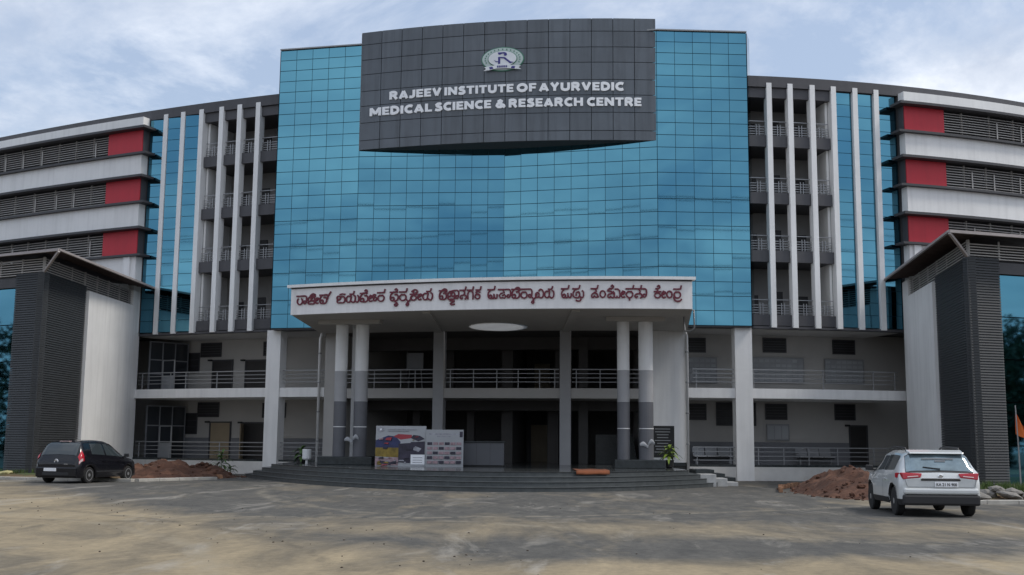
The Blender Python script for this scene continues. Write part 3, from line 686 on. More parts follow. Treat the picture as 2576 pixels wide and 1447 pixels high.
# ---- round emblem on the sign: scalloped ring, inner oval, a large R and a ribbon below
ex, ez = -0.53, 19.76
def epoly(pts, z_off, mat, name, th=0.03):
    mb = MB(); f0 = [SPt(ex + p[0], 0.03 + z_off, ez + p[1]) for p in pts]; f1 = [SPt(ex + p[0], 0.03 + z_off + th, ez + p[1]) for p in pts]
    n = len(pts); mb.add(f0 + f1, [tuple(range(n))[::-1], tuple(range(n, 2 * n))] + [(i, (i + 1) % n, n + (i + 1) % n, n + i) for i in range(n)])
    return mb.build(name, mat, SB)
def oval(rx, ry, n=40, cy=0.0, sc_=0.0, k=0): return [(rx * math.cos(2 * math.pi * i / n) * (1 + sc_ * math.cos(k * 2 * math.pi * i / n)), cy + ry * math.sin(2 * math.pi * i / n) * (1 + sc_ * math.cos(k * 2 * math.pi * i / n))) for i in range(n)]
epoly(oval(1.02, 0.60), 0.0, 'emblem_green', 'emblem_rim')
epoly(oval(0.97, 0.555), 0.032, 'emblem_pale', 'emblem_ring')
epoly(oval(0.70, 0.40), 0.064, 'emblem_green', 'emblem_rim')
epoly(oval(0.665, 0.375), 0.096, 'emblem_white', 'emblem_field')
for i in range(17):                      # small dark lettering round the ring
    a = rad(200 - 220 * i / 16); c, s = math.cos(a), math.sin(a)
    u = Vector((0.83 * c, 0.477 * s)); epoly([(u.x - 0.022, u.y - 0.035), (u.x + 0.022, u.y - 0.035), (u.x + 0.022, u.y + 0.03), (u.x - 0.022, u.y + 0.03)], 0.064, 'emblem_green', 'emblem_mark', 0.015)
epoly([(-0.22, 0.30), (0.12, 0.31), (0.20, 0.26), (0.22, 0.17), (0.14, 0.12), (0.06, 0.16), (0.10, 0.22), (0.02, 0.25), (-0.10, 0.20), (-0.18, 0.20)], 0.128, 'emblem_blue', 'emblem_mark', 0.015)
epoly([(-0.20, 0.08), (-0.10, 0.08), (-0.10, -0.26), (-0.20, -0.26)], 0.128, 'emblem_blue', 'emblem_mark', 0.015)
epoly([(-0.10, 0.08), (0.12, 0.06), (0.38, -0.16), (0.55, -0.20), (0.36, -0.25), (0.05, 0.01), (-0.10, 0.02)], 0.129, 'emblem_blue', 'emblem_mark', 0.015)
epoly([(-0.40, -0.06), (-0.28, -0.13), (-0.20, -0.13), (-0.20, -0.17), (-0.30, -0.17)], 0.128, 'emblem_blue', 'emblem_mark', 0.015)
epoly([(-0.88, -0.58), (-0.62, -0.56), (-0.30, -0.49), (0.30, -0.49), (0.62, -0.54), (0.90, -0.56), (0.78, -0.47), (0.88, -0.38), (0.55, -0.36), (0.25, -0.31), (-0.25, -0.31), (-0.55, -0.37), (-0.86, -0.40), (-0.76, -0.49)], 0.13, 'emblem_white', 'ribbon')
for i in range(5): epoly([(-0.24 + 0.10 * i, -0.45), (-0.17 + 0.10 * i, -0.45), (-0.17 + 0.10 * i, -0.36), (-0.24 + 0.10 * i, -0.36)], 0.162, 'emblem_blue', 'emblem_mark', 0.012)
for sx in (-1, 1): epoly([(sx * 0.42, -0.50), (sx * 0.58, -0.52), (sx * 0.62, -0.42), (sx * 0.46, -0.40)], 0.162, 'emblem_blue', 'emblem_mark', 0.012)

# ================================================================== ENTRANCE PORCH
from mathutils.geometry import tessellate_polygon
P = empty('entrance_porch', (0, 0, 0), label='pale entrance porch with curved canopy, maroon lettering and paired grey columns', cat='porch')
def Yc(x): return (0.0152 * x - 0.173) * x + 43.756
def CPt(x, o=0.0, z=0.0):
    n = Vector((2 * 0.0152 * x - 0.173, -1)); n.normalize(); return Vector((x + n.x * o, Yc(x) + n.y * o, z))
CXa, CXb = -9.15, 6.95
SO, CT = 6.80, 7.90
fr_ = [CPt(CXa + (CXb - CXa) * i / 14).xy for i in range(15)]
bk_ = [FP(8.1 - (8.1 + 9.2) * i / 8, 0.13).xy for i in range(9)]
outer = [Vector((p.x, p.y, 0)) for p in fr_ + bk_]
hole = [Vector((-0.60 + 1.30 * math.cos(2 * math.pi * i / 40), 50.70 + 1.75 * math.sin(2 * math.pi * i / 40), 0)) for i in range(40)]
tri = tessellate_polygon([outer, hole]); allp = outer + hole; no = len(outer); nh = len(hole); na = no + nh
mb = MB(); vs = [(p.x, p.y, SO) for p in allp] + [(p.x, p.y, 7.0) for p in allp]; fs = []
for t3 in tri: fs.append(tuple(t3)); fs.append(tuple(i + na for i in t3))
for i in range(no): fs.append((i, (i + 1) % no, na + (i + 1) % no, na + i))
for i in range(nh): j = (i + 1) % nh; fs.append((no + i, no + j, na + no + j, na + no + i))
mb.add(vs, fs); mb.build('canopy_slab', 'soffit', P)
sl = MB().prism([(-0.60 + 1.34 * math.cos(2 * math.pi * i / 40), 50.70 + 1.79 * math.sin(2 * math.pi * i / 40)) for i in range(40)], 6.77, 6.797).build('skylight', 'skylight', P, label='pale round skylight disc in the porch ceiling')
# fascia all round
def ribbon_wall(pts, th, z0, z1, mat, name, parent):
    mb = MB(); n = len(pts); vs = []
    for i, p in enumerate(pts):
        d = (pts[min(i + 1, n - 1)] - pts[max(i - 1, 0)]).normalized(); nn = Vector((-d.y, d.x)); q = p + nn * th
        vs += [(p.x, p.y, z0), (q.x, q.y, z0), (q.x, q.y, z1), (p.x, p.y, z1)]
    fs = []
    for i in range(n - 1):
        a = 4 * i; c = a + 4
        for k in range(4): fs.append((a + k, a + (k + 1) % 4, c + (k + 1) % 4, c + k))
    fs += [(3, 2, 1, 0), (4 * n - 4, 4 * n - 3, 4 * n - 2, 4 * n - 1)]
    mb.add(vs, fs); return mb.build(name, mat, parent)
fo = [CPt(CXa + (CXb - CXa) * i / 14, 0.012).xy for i in range(15)]
ff = ribbon_wall(fo, 0.22, SO - 0.02, CT, 'canopy', 'fascia', P)
for a, c in ((fo[0], bk_[-1]), (fo[-1], bk_[0])):
    s_ = 1 if c.x > 0 else -1; a2 = a + Vector((0.0, 0.235))
    MB().bar((a2.x - s_ * 0.11, a2.y, (SO + CT) / 2 + 0.1), (c.x - s_ * 0.11, c.y - 0.02, (SO + CT) / 2 + 0.1), 0.2, CT - SO - 0.2).build('fascia', 'canopy', P)
tr_ = [CPt(CXa - 0.12 + (CXb - CXa + 0.24) * i / 14, 0.13).xy for i in range(15)]
ribbon_wall(tr_, 0.42, CT + 0.003, CT + 0.12, 'white_paint', 'coping', P)
ribbon_wall([CPt(CXa + 0.02 + (CXb - CXa - 0.04) * i / 14, 0.035).xy for i in range(15)], 0.02, CT - 0.05, CT + 0.0, 'recess_dark', 'drip_groove', P)
# shallow beams under the canopy
for x0, x1 in ((-3.42, 2.0), (2.5, 2.2)): pass
for xb, yb in ((-3.42, FP(-3.42, 0.2).y), (2.5, FP(2.5, 0.2).y)):
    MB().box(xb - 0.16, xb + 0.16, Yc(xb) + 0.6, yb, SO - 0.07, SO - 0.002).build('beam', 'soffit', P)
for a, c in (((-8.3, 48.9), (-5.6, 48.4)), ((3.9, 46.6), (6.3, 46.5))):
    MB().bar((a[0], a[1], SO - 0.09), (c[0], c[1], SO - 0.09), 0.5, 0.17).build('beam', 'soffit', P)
# columns: round, white above, pale grey, dark grey with a thin white band
def column(x, y, r):
    ct = empty('column', (0, 0, 0)); ct.parent = P
    prof = lambda r_, z0, z1: [(r_, z0), (r_, z1)]
    for nm, mt_, z0, z1, rr in (('shaft', 'white_paint', 4.62, 6.62, r), ('shaft', 'col_light', 3.33, 4.617, r * 1.005), ('shaft', 'col_dark', 2.26, 3.325, r * 1.01), ('band', 'white_paint', 2.225, 2.258, r * 1.03), ('shaft', 'col_dark', 0.99, 2.223, r * 1.01), ('ring', 'white_paint', 3.3255, 3.3295, r * 1.02)):
        MB().lathe(prof(rr, z0, z1), 24, (x, y, 0)).build(nm, mt_, ct, smooth=False)
for x, y, r in ((-7.35, 49.0, 0.27), (-6.45, 48.85, 0.29), (4.62, 46.75, 0.255), (5.54, 46.7, 0.30)): column(x, y, r)
MB().box(-6.98, -6.78, 49.6, 50.0, 0.98, 6.79).build('pier', 'white_paint', P)
for x0, x1, y0, y1 in ((-8.15, -5.85, 48.3, 50.2), (4.2, 6.25, 46.1, 47.6)):
    MB().box(x0, x1, y0, y1, 0.642, 0.985).build('column_base', 'granite', P, bevel=0.02)
# downpipes and the small pipe frame at the canopy's right end
for x, s_ in ((-9.2, -1), (8.06, 1)):
    p = FP(x, 0.22, 0)
    dp = MB().tube([(p.x, p.y, 0.3), (p.x, p.y, 6.55), (p.x - s_ * 0.1, p.y - 0.25, 6.72), (p.x - s_ * 0.16, p.y - 0.5, 6.76)], 0.065, 8).build('downpipe', 'white_paint', P, smooth=True)
    for z in (1.6, 3.0, 4.4, 5.8): MB().lathe([(0.085, z), (0.085, z + 0.06)], 10, (p.x, p.y, 0)).build('pipe_clip', 'alu', dp)
q = Vector((7.14, 44.9))
MB().tube([(q.x - 0.2, q.y, 6.95), (q.x + 0.12, q.y, 6.93), (q.x + 0.14, q.y, 6.2), (q.x + 0.02, q.y + 0.1, 6.1), (q.x - 0.15, q.y + 0.6, 6.15), (q.x - 0.1, q.y + 1.2, 6.76)], 0.036, 8).build('downpipe', 'alu', P, smooth=True)

# ---- Kannada lettering, drawn with pen strokes
def head(x0, x1): return [(x0, .88), (x1 - .06, .88), (x1, .95), (x1 + .06, 1.18)]
KG = {
 'ra': ([arc(.42, .35, .33, .33, 130, 410), head(.05, .75)], .86),
 'ra_': ([arc(.42, .35, .33, .33, 130, 410), [(.05, .88), (.85, .88)]], .86),
 'aa': ([[(-.1, .88), (.22, .88), (.36, .78), (.40, .55), (.36, .25), (.2, .08), (.05, .16), (.07, .34), (.2, .36)]], .50),
 'ja': ([arc(.28, .5, .2, .2, -30, 300), [(.38, .33), (.1, .2), (.22, .03), (.5, .05), (.8, .03), (.93, .2), (.7, .33)], arc(.72, .5, .2, .2, 210, -120), [(.3, .78), (.75, .86)]], 1.0),
 'va': ([[(.05, .88), (.7, .88), (.8, .95), (.86, 1.18)], [(.36, .86), (.14, .66), (.06, .36), (.14, .08), (.34, .04), (.46, .2), (.38, .38), (.22, .36)], [(.36, .05), (.62, .02), (.84, .14), (.90, .42), (.76, .64), (.56, .62)]], .98),
 'va_': ([[(.05, .88), (.8, .88)], [(.36, .86), (.14, .66), (.06, .36), (.14, .08), (.34, .04), (.46, .2), (.38, .38), (.22, .36)], [(.36, .05), (.62, .02), (.84, .14), (.90, .42), (.76, .64), (.56, .62)]], .98),
 'a_': ([arc(.3, .5, .2, .2, 0, 330), [(.47, .42), (.15, .26), (.22, .03), (.55, .03), (.88, .03), (1.0, .3), (.88, .62), (.6, .64)], [(.45, .85), (.7, .9), (.98, .86)]], 1.12),
 'ya': ([arc(.3, .35, .26, .32, 70, 330), [(.52, .2), (.58, .6), (.5, .82)], [(.55, .2), (.75, .02), (.95, .06), (1.05, .3), (1.02, .62), (.9, .7)], [(.45, .86), (.8, .86), (.9, 1.1)]], 1.2),
 'u': ([[(-.12, .1), (.1, .02), (.22, .2), (.22, .55), (.1, .68)]], .34),
 'da': ([arc(.42, .33, .34, .31, 120, 420), [(.3, .6), (.55, .6)], head(.05, .78)], .9),
 'da_': ([arc(.42, .33, .34, .31, 120, 420), [(.3, .6), (.55, .6)], [(.05, .88), (.85, .88)]], .9),
 'ka': ([arc(.42, .26, .3, .24, 0, 360), [(.08, .62), (.78, .62)], [(.42, .5), (.42, .86)], head(.1, .74)], .86),
 'ka_': ([arc(.42, .26, .3, .24, 0, 360), [(.08, .62), (.78, .62)], [(.42, .5), (.42, .86)]], .86),
 'na': ([[(.05, .88), (.62, .88), (.7, .95), (.76, 1.18)], [(.42, .86), (.62, .66), (.5, .42), (.18, .36), (.1, .12), (.25, .02), (.34, .14)], [(.55, .42), (.78, .35), (.8, .1), (.68, .02)]], .9),
 'ga': ([[(.12, .02), (.1, .5), (.25, .76), (.5, .8), (.7, .6), (.72, .02)], head(.05, .7)], .88),
 'lla': ([arc(.38, .25, .28, .24, 40, 380), [(.6, .35), (.3, .5), (.2, .62), (.35, .74), (.65, .66)], head(.2, .72)], .86),
 'ma': ([[(.05, .88), (.7, .88), (.78, .95), (.84, 1.18)], [(.38, .86), (.12, .6), (.08, .3), (.2, .06), (.42, .06), (.48, .25), (.36, .36), (.22, .28)], [(.42, .06), (.66, .03), (.76, .2), (.72, .42)], [(.76, .2), (.9, .02), (1.06, .1), (1.08, .4)]], 1.2),
 'ha': ([[(.02, .88), (.9, .88)], [(.45, .86), (.7, .6), (.3, .5), (.12, .3), (.25, .05), (.5, .1), (.72, .03), (.86, .25), (.7, .4), (.5, .3)]], .98),
 'la': ([arc(.28, .3, .2, .24, 60, 400), [(.45, .15), (.65, .02), (.85, .1), (.95, .4), (.85, .75), (.6, .85), (.45, .7)]], 1.05),
 'ta': ([[(.05, .88), (.65, .88), (.73, .95), (.8, 1.18)], [(.4, .84), (.12, .55), (.1, .2), (.35, .02), (.65, .05), (.8, .3), (.7, .58), (.45, .5), (.42, .25)]], .92),
 'sa': ([[(.05, .88), (.62, .88), (.7, .95), (.76, 1.18)], [(.42, .86), (.6, .62), (.35, .48), (.12, .3), (.12, .08), (.28, .05)], [(.36, .48), (.66, .38), (.78, .1)], [(.38, .18), (.55, .06), (.75, .1)]], .9),
 'sha': ([[(.1, .72), (.25, .86), (.5, .86)], [(.15, .66), (.5, .6), (.52, .42), (.2, .34), (.12, .12), (.3, .02), (.42, .14)], [(.42, .12), (.6, .02), (.78, .12), (.8, .45), (.68, .6)]], .9),
 'dha': ([arc(.42, .33, .34, .31, 120, 420), [(.3, .6), (.55, .6)], head(.05, .78), [(.42, -.02), (.42, -.2)]], .9),
 'anu': ([arc(.36, .36, .28, .32, 0, 360)], .78),
 'i': ([[(-.62, .88), (-.35, 1.05), (-.1, 1.0), (-.04, .8), (-.2, .72)]], 0.0),
 'ii': ([[(-.62, .88), (-.35, 1.05), (-.1, 1.0), (-.04, .8), (-.2, .72)], [(.15, .6), (.02, .35), (.14, .06), (.34, .1)], [(.1, .48), (.3, .62), (.42, .5), (.2, .36)]], .5),
 'long': ([[(.2, .66), (.02, .35), (.14, .06), (.38, .1)], [(.1, .42), (.3, .62), (.42, .5), (.2, .34)]], .48),
 'e': ([[(-.6, .9), (-.3, .92), (-.18, 1.06), (-.3, 1.22), (-.42, 1.12)]], 0.0),
 'vir': ([[(-.3, .9), (-.05, .9), (.08, .7), (.2, .9), (.38, 1.16)], [(.05, .72), (.02, .5)]], .32),
 'oo': ([[(-.3, .55), (-.1, .3), (-.1, .05), (.1, .02), (.2, .2), (.22, .05), (.42, .02), (.5, .3), (.45, .7), (.25, .86), (.0, .84)]], .6),
 'reph': ([[(.0, .62), (.14, .72), (.3, .66)], arc(.22, .28, .16, .2, 90, 400), [(.1, .4), (.05, .6)]], .46),
 's_ya': ([[(-.15, .15), (.05, -.05), (.12, -.35), (.0, -.5), (-.12, -.38), (.02, -.2), (.3, .1), (.42, .35)]], .22),
 's_nya': ([[(-.62, -.12), (-.3, -.1), (-.12, -.2), (-.4, -.3), (-.58, -.42), (-.4, -.52), (-.12, -.46)]], 0.0),
 's_ta': ([[(-.5, -.22), (-.35, -.3), (-.1, -.28), (0, -.14), (-.02, .1)]], 0.05),
 's_ra': ([[(-.85, .1), (-.8, -.15), (-.55, -.28), (-.2, -.26), (-.06, -.1)]], 0.0),
 's_ai': ([[(-.4, -.08), (-.2, -.2), (-.16, -.42), (-.36, -.5), (-.46, -.36), (-.3, -.28)]], 0.0),
}
KW = [
 (('ra_', 'aa', 'ja', 'ii', 'va_', 'vir'), -8.88, -7.38), (('a_', 'ya', 'u', 'va_', 'e', 'long', 'reph', 'da'), -7.14, -5.03),
 (('va_', 'e', 's_ai', 'da', 's_ya', 'ka_', 'ii', 'ya'), -4.87, -3.05), (('va_', 'i', 'ja', 's_nya', 'aa', 'na', 'ga', 'lla'), -2.87, -1.16),
 (('ma', 'ha', 'aa', 'va_', 'i', 'da_', 'aa', 's_ya', 'la', 'ya'), -0.95, 1.70), (('ma', 'ta', 's_ta', 'u'), 1.90, 2.83),
 (('sa', 'anu', 'sha', 'e', 'oo', 'long', 'dha', 'na', 'aa'), 3.04, 5.24), (('ka_', 'e', 'long', 'anu', 'da', 's_ra'), 5.45, 6.56)]
for word, X0, X1 in KW:
    tot = sum(KG[g][1] for g in word) + 0.06; sx = (X1 - X0) / tot; x = X0; H_ = 0.405; Z0 = 7.185
    mb = None
    for gi, g in enumerate(word):
        strokes, adv = KG[g]
        if mb is None or adv > 0.7: 
            if mb is not None: mb.build('letter', 'letter_maroon', ff)
            mb = MB()
        for s in strokes:
            pts = smooth_pts(s); w = 0.047; lp = None
            q = [(x + px * sx, Z0 + py * H_) for px, py in pts]
            n = len(q); L_, R_ = [], []
            for i in range(n):
                d = Vector((q[min(i + 1, n - 1)][0] - q[max(i - 1, 0)][0], q[min(i + 1, n - 1)][1] - q[max(i - 1, 0)][1]))
                if d.length < 1e-6: d = Vector((1, 0))
                d.normalize(); nn = Vector((-d.y, d.x)) * w * 0.62
                e_ = d * (w * 0.5) * (-1 if i == 0 else 1 if i == n - 1 else 0)
                L_.append((q[i][0] + nn.x + e_.x, q[i][1] + nn.y + e_.y)); R_.append((q[i][0] - nn.x + e_.x, q[i][1] - nn.y + e_.y))
            of = random.uniform(0.055, 0.062)
            vs = []
            for i in range(n):
                vs += [CPt(L_[i][0], 0.02, L_[i][1]), CPt(R_[i][0], 0.02, R_[i][1]), CPt(R_[i][0], of, R_[i][1]), CPt(L_[i][0], of, L_[i][1])]
            fs = [(3, 2, 1, 0), (4 * n - 4, 4 * n - 3, 4 * n - 2, 4 * n - 1)]
            for i in range(n - 1):
                a = 4 * i; c = a + 4
                for k in range(4): fs.append((a + k, a + (k + 1) % 4, c + (k + 1) % 4, c + k))
            mb.add(vs, fs)
        x += adv * sx
    mb.build('letter', 'letter_maroon', ff)

# ================================================================== ENTRANCE STEPS
ST = empty('entrance_steps', (0, 0, 0), label='broad bowed flight of black granite steps in front of the porch', cat='steps')
def Yst(x, k): return 38.05 + 0.098 * (x + 0.2) ** 2 + 0.40 * k
RISE = 0.16
for k in range(4):
    xa, xb = -11.9 + 0.55 * k, 8.35 - 0.5 * k
    n = 26; fpts = [(xa + (xb - xa) * i / n, Yst(xa + (xb - xa) * i / n, k)) for i in range(n + 1)]
    ybk = lambda x: FP(x, 0.05).y - 0.02 if k == 3 else None
    if k == 3:
        bpts = [tuple(FP(x, 0.06).xy) for x in [xb - (xb - xa) * i / 10 for i in range(11)]]
    else:
        bpts = [(xb, Yst(xb, k) + 3.0), (5, 47.0), (-6, 48.0), (xa, min(Yst(xa, k) + 3.0, 53.5))]
    z0, z1 = k * RISE, (k + 1) * RISE
    s = MB().prism(fpts + bpts, z0 if k == 0 else z0 + 0.001, z1 - 0.037).build('riser', 'granite_riser', ST)
    f2 = [(p[0], p[1] - 0.03) for p in fpts]
    MB().prism(f2 + bpts, z1 - 0.022, z1).build('tread', 'granite_floor' if k == 3 else 'granite_riser', ST, bevel=0.004)
    f3 = [(p[0], p[1] - 0.004) for p in fpts]
    MB().prism(f3 + [(p[0], p[1] + 0.05) for p in fpts[::-1]], z1 - 0.036, z1 - 0.0225).build('nosing_shadow', 'nosing_shadow', ST)  # dark strip put in for the shadow under the tread edge
    if k < 3:
        # pale rendered step ends on the right with dark blocks behind
        xe = xb + 0.62; y0 = Yst(xb, k) - 0.02
        MB().box(xb + 0.003, xe, y0, y0 + 1.1, 0.0, z1 - 0.002).build('step_end', 'step_end', ST, bevel=0.01)
        MB().box(xb + 0.02, xe + 0.12, y0 + 1.105, y0 + 2.9, 0.0, z1 + RISE - 0.01).build('side_block', 'granite', ST, bevel=0.01)

# ================================================================== SIDE WINGS
def side_wing(A, Bp, f, width, label, sgn, zg, tl, boundary, eave, eave_end, tag):
    """A wall corner, Bp where the courtyard wall meets the main building, f direction of the front, sgn: +1 courtyard lies to +X"""
    W = empty('side_wing', (0, 0, 0), label=label, cat='building', group='flanking wings of the main building')
    A, Bp, f = Vector(A), Vector(Bp), Vector(f).normalized()
    d = (Bp - A).normalized(); nrm_s = Vector((d.y, -d.x)) * sgn              # outward normal of courtyard side
    nrm_f = Vector((-f.y, f.x)); nrm_f = nrm_f if nrm_f.y < 0 else -nrm_f      # outward normal of front
    L = (Bp - A).length; far = A + f * width
    ZT = 8.70
    # core
    core = [A - nrm_s * 0.3 - nrm_f * 0.65, far - nrm_f * 0.65, far + d * (L + 1), Bp - nrm_s * 0.3]
    MB().prism([tuple(p) for p in core], zg, 9.30).build('wall', 'recess_dark', W)
    # ribbed dark cladding: front strip and courtyard strip, boards joined
    tb = boundary
    for p0, p1, nn, nm in ((A + f * tl, A, nrm_f, 'front'), (A, A + d * tb, nrm_s, 'side')):
        mb = MB(); n = 86; zz0 = zg; pitch = (ZT - zz0) / n
        for i in range(n):
            z = zz0 + pitch * i
            a0, c0 = p0 - nn * 0.28, p1 - nn * 0.28
            a1, c1 = p0 + nn * 0.0, p1 + nn * 0.0; a2, c2 = p0 + nn * 0.032, p1 + nn * 0.032
            # extend the corner ends so the two faces meet
            mb.hexa([(a2.x, a2.y, z + 0.012), (c2.x, c2.y, z + 0.012), (c0.x, c0.y, z + 0.012), (a0.x, a0.y, z + 0.012)], [(a1.x, a1.y, z + pitch), (c1.x, c1.y, z + pitch), (c0.x, c0.y, z + pitch), (a0.x, a0.y, z + pitch)])
        mb.build('cladding', 'tile_dark', W, kind='stuff')
    q0, q1 = A + nrm_s * 0.035 + nrm_f * 0.035, A - nrm_s * 0.2 - nrm_f * 0.2
    MB().prism([(q0.x - 0.02, q0.y - 0.02), (q0.x + 0.02, q0.y - 0.02), (q0.x + 0.02, q0.y + 0.03), (q0.x - 0.02, q0.y + 0.03)], zg, ZT).build('corner_bead', 'tile_dark', W)
    # white rendered wall
    w0, w1 = A + d * (tb + 0.10), Bp - d * 0.85
    MB().bar((w0.x, w0.y, (zg + 8.48) / 2) , (w1.x, w1.y, (zg + 8.48) / 2), 0.26, 8.48 - zg).build('white_wall', 'white_wall', W)
    p0, p1 = Bp - d * 0.845, Bp + d * 0.3
    MB().bar((p0.x - nrm_s.x * 0.05, p0.y - nrm_s.y * 0.05, (zg + 9.28) / 2), (p1.x - nrm_s.x * 0.05, p1.y - nrm_s.y * 0.05, (zg + 9.28) / 2), 0.26, 9.28 - zg).build('pier', 'white_wall', W)
    # louvres above the walls
    for a, c, zl, nn in ((A + d * 0.1, A + d * tb, ZT + 0.02, nrm_s), (A + d * (tb + 0.05), Bp - d * 0.9, 8.50, nrm_s), (A + f * (width - 0.5), A + f * 0.1, ZT - 0.08 if sgn > 0 else ZT - 0.06, nrm_f)):
        mb = MB(); k = int((9.36 - zl) / 0.105)
        for i in range(k):
            z = zl + 0.03 + i * 0.105
            a1, c1 = a - nn * 0.02, c - nn * 0.02
            mb.bar((a1.x, a1.y, z), (c1.x, c1.y, z), 0.05, 0.035)
        mb.build('louvre_slats', 'louvre_metal', W, kind='stuff')
        n = max(2, int((c - a).length / 1.3))
        for i in range(n + 1):
            p = a.lerp(c, i / n) - nn * 0.09; MB().bar((p.x, p.y, zl), (p.x, p.y, 9.36), 0.06, 0.06, up=(0, 1, 0)).build('louvre_post', 'louvre_metal', W)
    # glazed front beyond the cladding
    g0, g1 = A + f * (tl + 0.03), A + f * (width - 0.5)
    MB().bar(tuple((g0 - nrm_f * 0.2).to_3d() + Vector((0, 0, 8.36))), tuple((g1 - nrm_f * 0.2).to_3d() + Vector((0, 0, 8.36))), 0.2, 0.44).build('lintel', 'dark_fascia', W)
    n = 7
    for i in range(n):
        for r in range(5):
            za, zb = zg + (8.12 - zg) * r / 5, zg + (8.12 - zg) * (r + 1) / 5
            a = g0.lerp(g1, i / n) + f * 0.02; c = g0.lerp(g1, (i + 1) / n) - f * 0.02
            a, c = a - nrm_f * (0.22 + random.uniform(-.004, .004)), c - nrm_f * (0.22 + random.uniform(-.004, .004))
            MB().bar((a.x, a.y, (za + zb) / 2), (c.x, c.y, (za + zb) / 2), 0.03, zb - za - 0.04).build('glass_panel', 'pane_glass', W)
    # roof sheet with overhang, rising gently away from the eaves
    E, Ee = Vector(eave), Vector(eave_end); Ef = E + f * (width + 1)
    up_s = Ee - d * 0.0
    inn = E + (Ef - E).normalized() * 5.5 + d * 5.0
    mb = MB(); zE = 9.47; zI = 10.15
    i2 = Ee + (Ef - E).normalized() * 5.5
    i3 = Ef + d * 5.0
    for dz in (0.0,):
        v = [(E.x, E.y, zE), (Ee.x, Ee.y, zE), (i2.x, i2.y, zI), (inn.x, inn.y, zI), (Ef.x, Ef.y, zE), (i3.x, i3.y, zI)]
        t_ = 0.06
        vs = v + [(p[0], p[1], p[2] + t_) for p in v]
        fs = [(0, 1, 2, 3), (4, 0, 3, 5), (6, 7, 8, 9), (10, 6, 9, 11), (0, 1, 7, 6), (1, 2, 8, 7), (2, 3, 9, 8), (3, 5, 11, 9), (5, 4, 10, 11), (4, 0, 6, 10)]
        mb.add(vs, fs)
    rf = mb.build('roof', 'roof_sheet', W)
    # corrugation battens under the sheet
    bt = MB()
    nb = int((Ee - E).length / 0.35)
    for i in range(1, nb):
        p = E.lerp(Ee, i / nb); q = p + (Ef - E).normalized() * 1.5
        bt.bar((p.x, p.y, zE - 0.02), (q.x, q.y, zE + 0.16), 0.06, 0.04)
    bt.build('battens', 'roof_sheet', rf, kind='stuff')
    gt = MB(); gt.bar((E.x, E.y, zE), (Ee.x, Ee.y, zE), 0.10, 0.09); gt.bar((E.x, E.y, zE), (Ef.x, Ef.y, zE), 0.10, 0.11); gt.build('gutter', 'gutter', rf)
    k0 = A + nrm_s * 0.02 + nrm_f * 0.02
    MB().bar((E.x, E.y, zE - 0.06), (k0.x, k0.y, ZT + 0.02), 0.09, 0.10).build('hip_strut', 'gutter', rf)
    return W
side_wing((-20.03, 48.0), (-19.62, 58.95), (-0.888, 0.46), 13, 'left wing with ribbed dark cladding and white wall behind the black hatchback', 1, 0.10, 1.72, 4.4, (-18.97, 46.79), (-18.67, 58.62), 'L')
side_wing((17.10, 42.0), (18.50, 52.75), (0.954, 0.298), 12, 'right wing with ribbed dark cladding and white wall behind the white car', -1, 0.05, 1.42, 5.05, (16.06, 40.97), (17.73, 53.3), 'R')

# ================================================================== VERGES, HEAPS
from mathutils import noise as mnoise
def bed(name, poly_fn, nx, ny, hfun, mat, **k):
    mb = MB()
    for j in range(ny + 1):
        for i in range(nx + 1):
            x, y = poly_fn(i / nx, j / ny); mb.v.append((x, y, hfun(x, y, i / nx, j / ny)))
    for j in range(ny):
        for i in range(nx):
            a = j * (nx + 1) + i; mb.f.append((a, a + 1, a + nx + 2, a + nx + 1)); mb.m.append(0)
    return mb.build(name, mat, smooth=True, recalc=False, **k)
def bil(p00, p10, p01, p11):
    return lambda u, v: tuple((1 - v) * ((1 - u) * a + u * b_) + v * ((1 - u) * c + u * d) for a, b_, c, d in zip(p00, p10, p01, p11))
nz2 = lambda x, y, s=1.0: mnoise.fractal(Vector((x * s, y * s, 3.3)), 1.0, 2.0, 5)
edge = lambda u, v: min(1, 6 * min(u, 1 - u, v, 1 - v) + 0.0)
bed('verge', bil((-34, 47.6), (-15.2, 44.7), (-34, 58), (-15.2, 56)), 60, 30, lambda x, y, u, v: -0.05 + min(1, v * 8) * 0.26 * min(1, 20 * (1 - u)) + 0.05 * nz2(x, y), 'verge', kind='structure')
bed('verge', bil((12.9, 33.3), (30, 35.2), (16.3, 47), (32, 44)), 50, 30, lambda x, y, u, v: -0.05 + min(1, v * 8) * 0.28 * min(1, 12 * u) + 0.05 * nz2(x, y), 'verge', kind='structure')
# kerb stones
def kerb(a, c, n, grp, lab):
    a, c = Vector(a), Vector(c); o = empty('kerb', (a.x, a.y, 0), label=lab, cat='kerb', group=grp)
    for i in range(n):
        p, q = a.lerp(c, i / n), a.lerp(c, (i + 0.985) / n)
        MB().bar((p.x - a.x, p.y - a.y, 0.05), (q.x - a.x, q.y - a.y, 0.05 + random.uniform(-.01, .01)), 0.28, 0.13).build('kerb_stone', 'kerb', o, bevel=0.015)
kerb((-27, 47.0), (-14.6, 44.5), 14, 'kerbs', 'pale concrete kerb running behind the black hatchback')
kerb((-14.5, 44.6), (-12.3, 47.9), 4, 'kerbs', 'short pale kerb in front of the left soil heap')
kerb((12.6, 32.75), (24, 34.0), 12, 'kerbs', 'pale concrete kerb beside the white car and rubble')

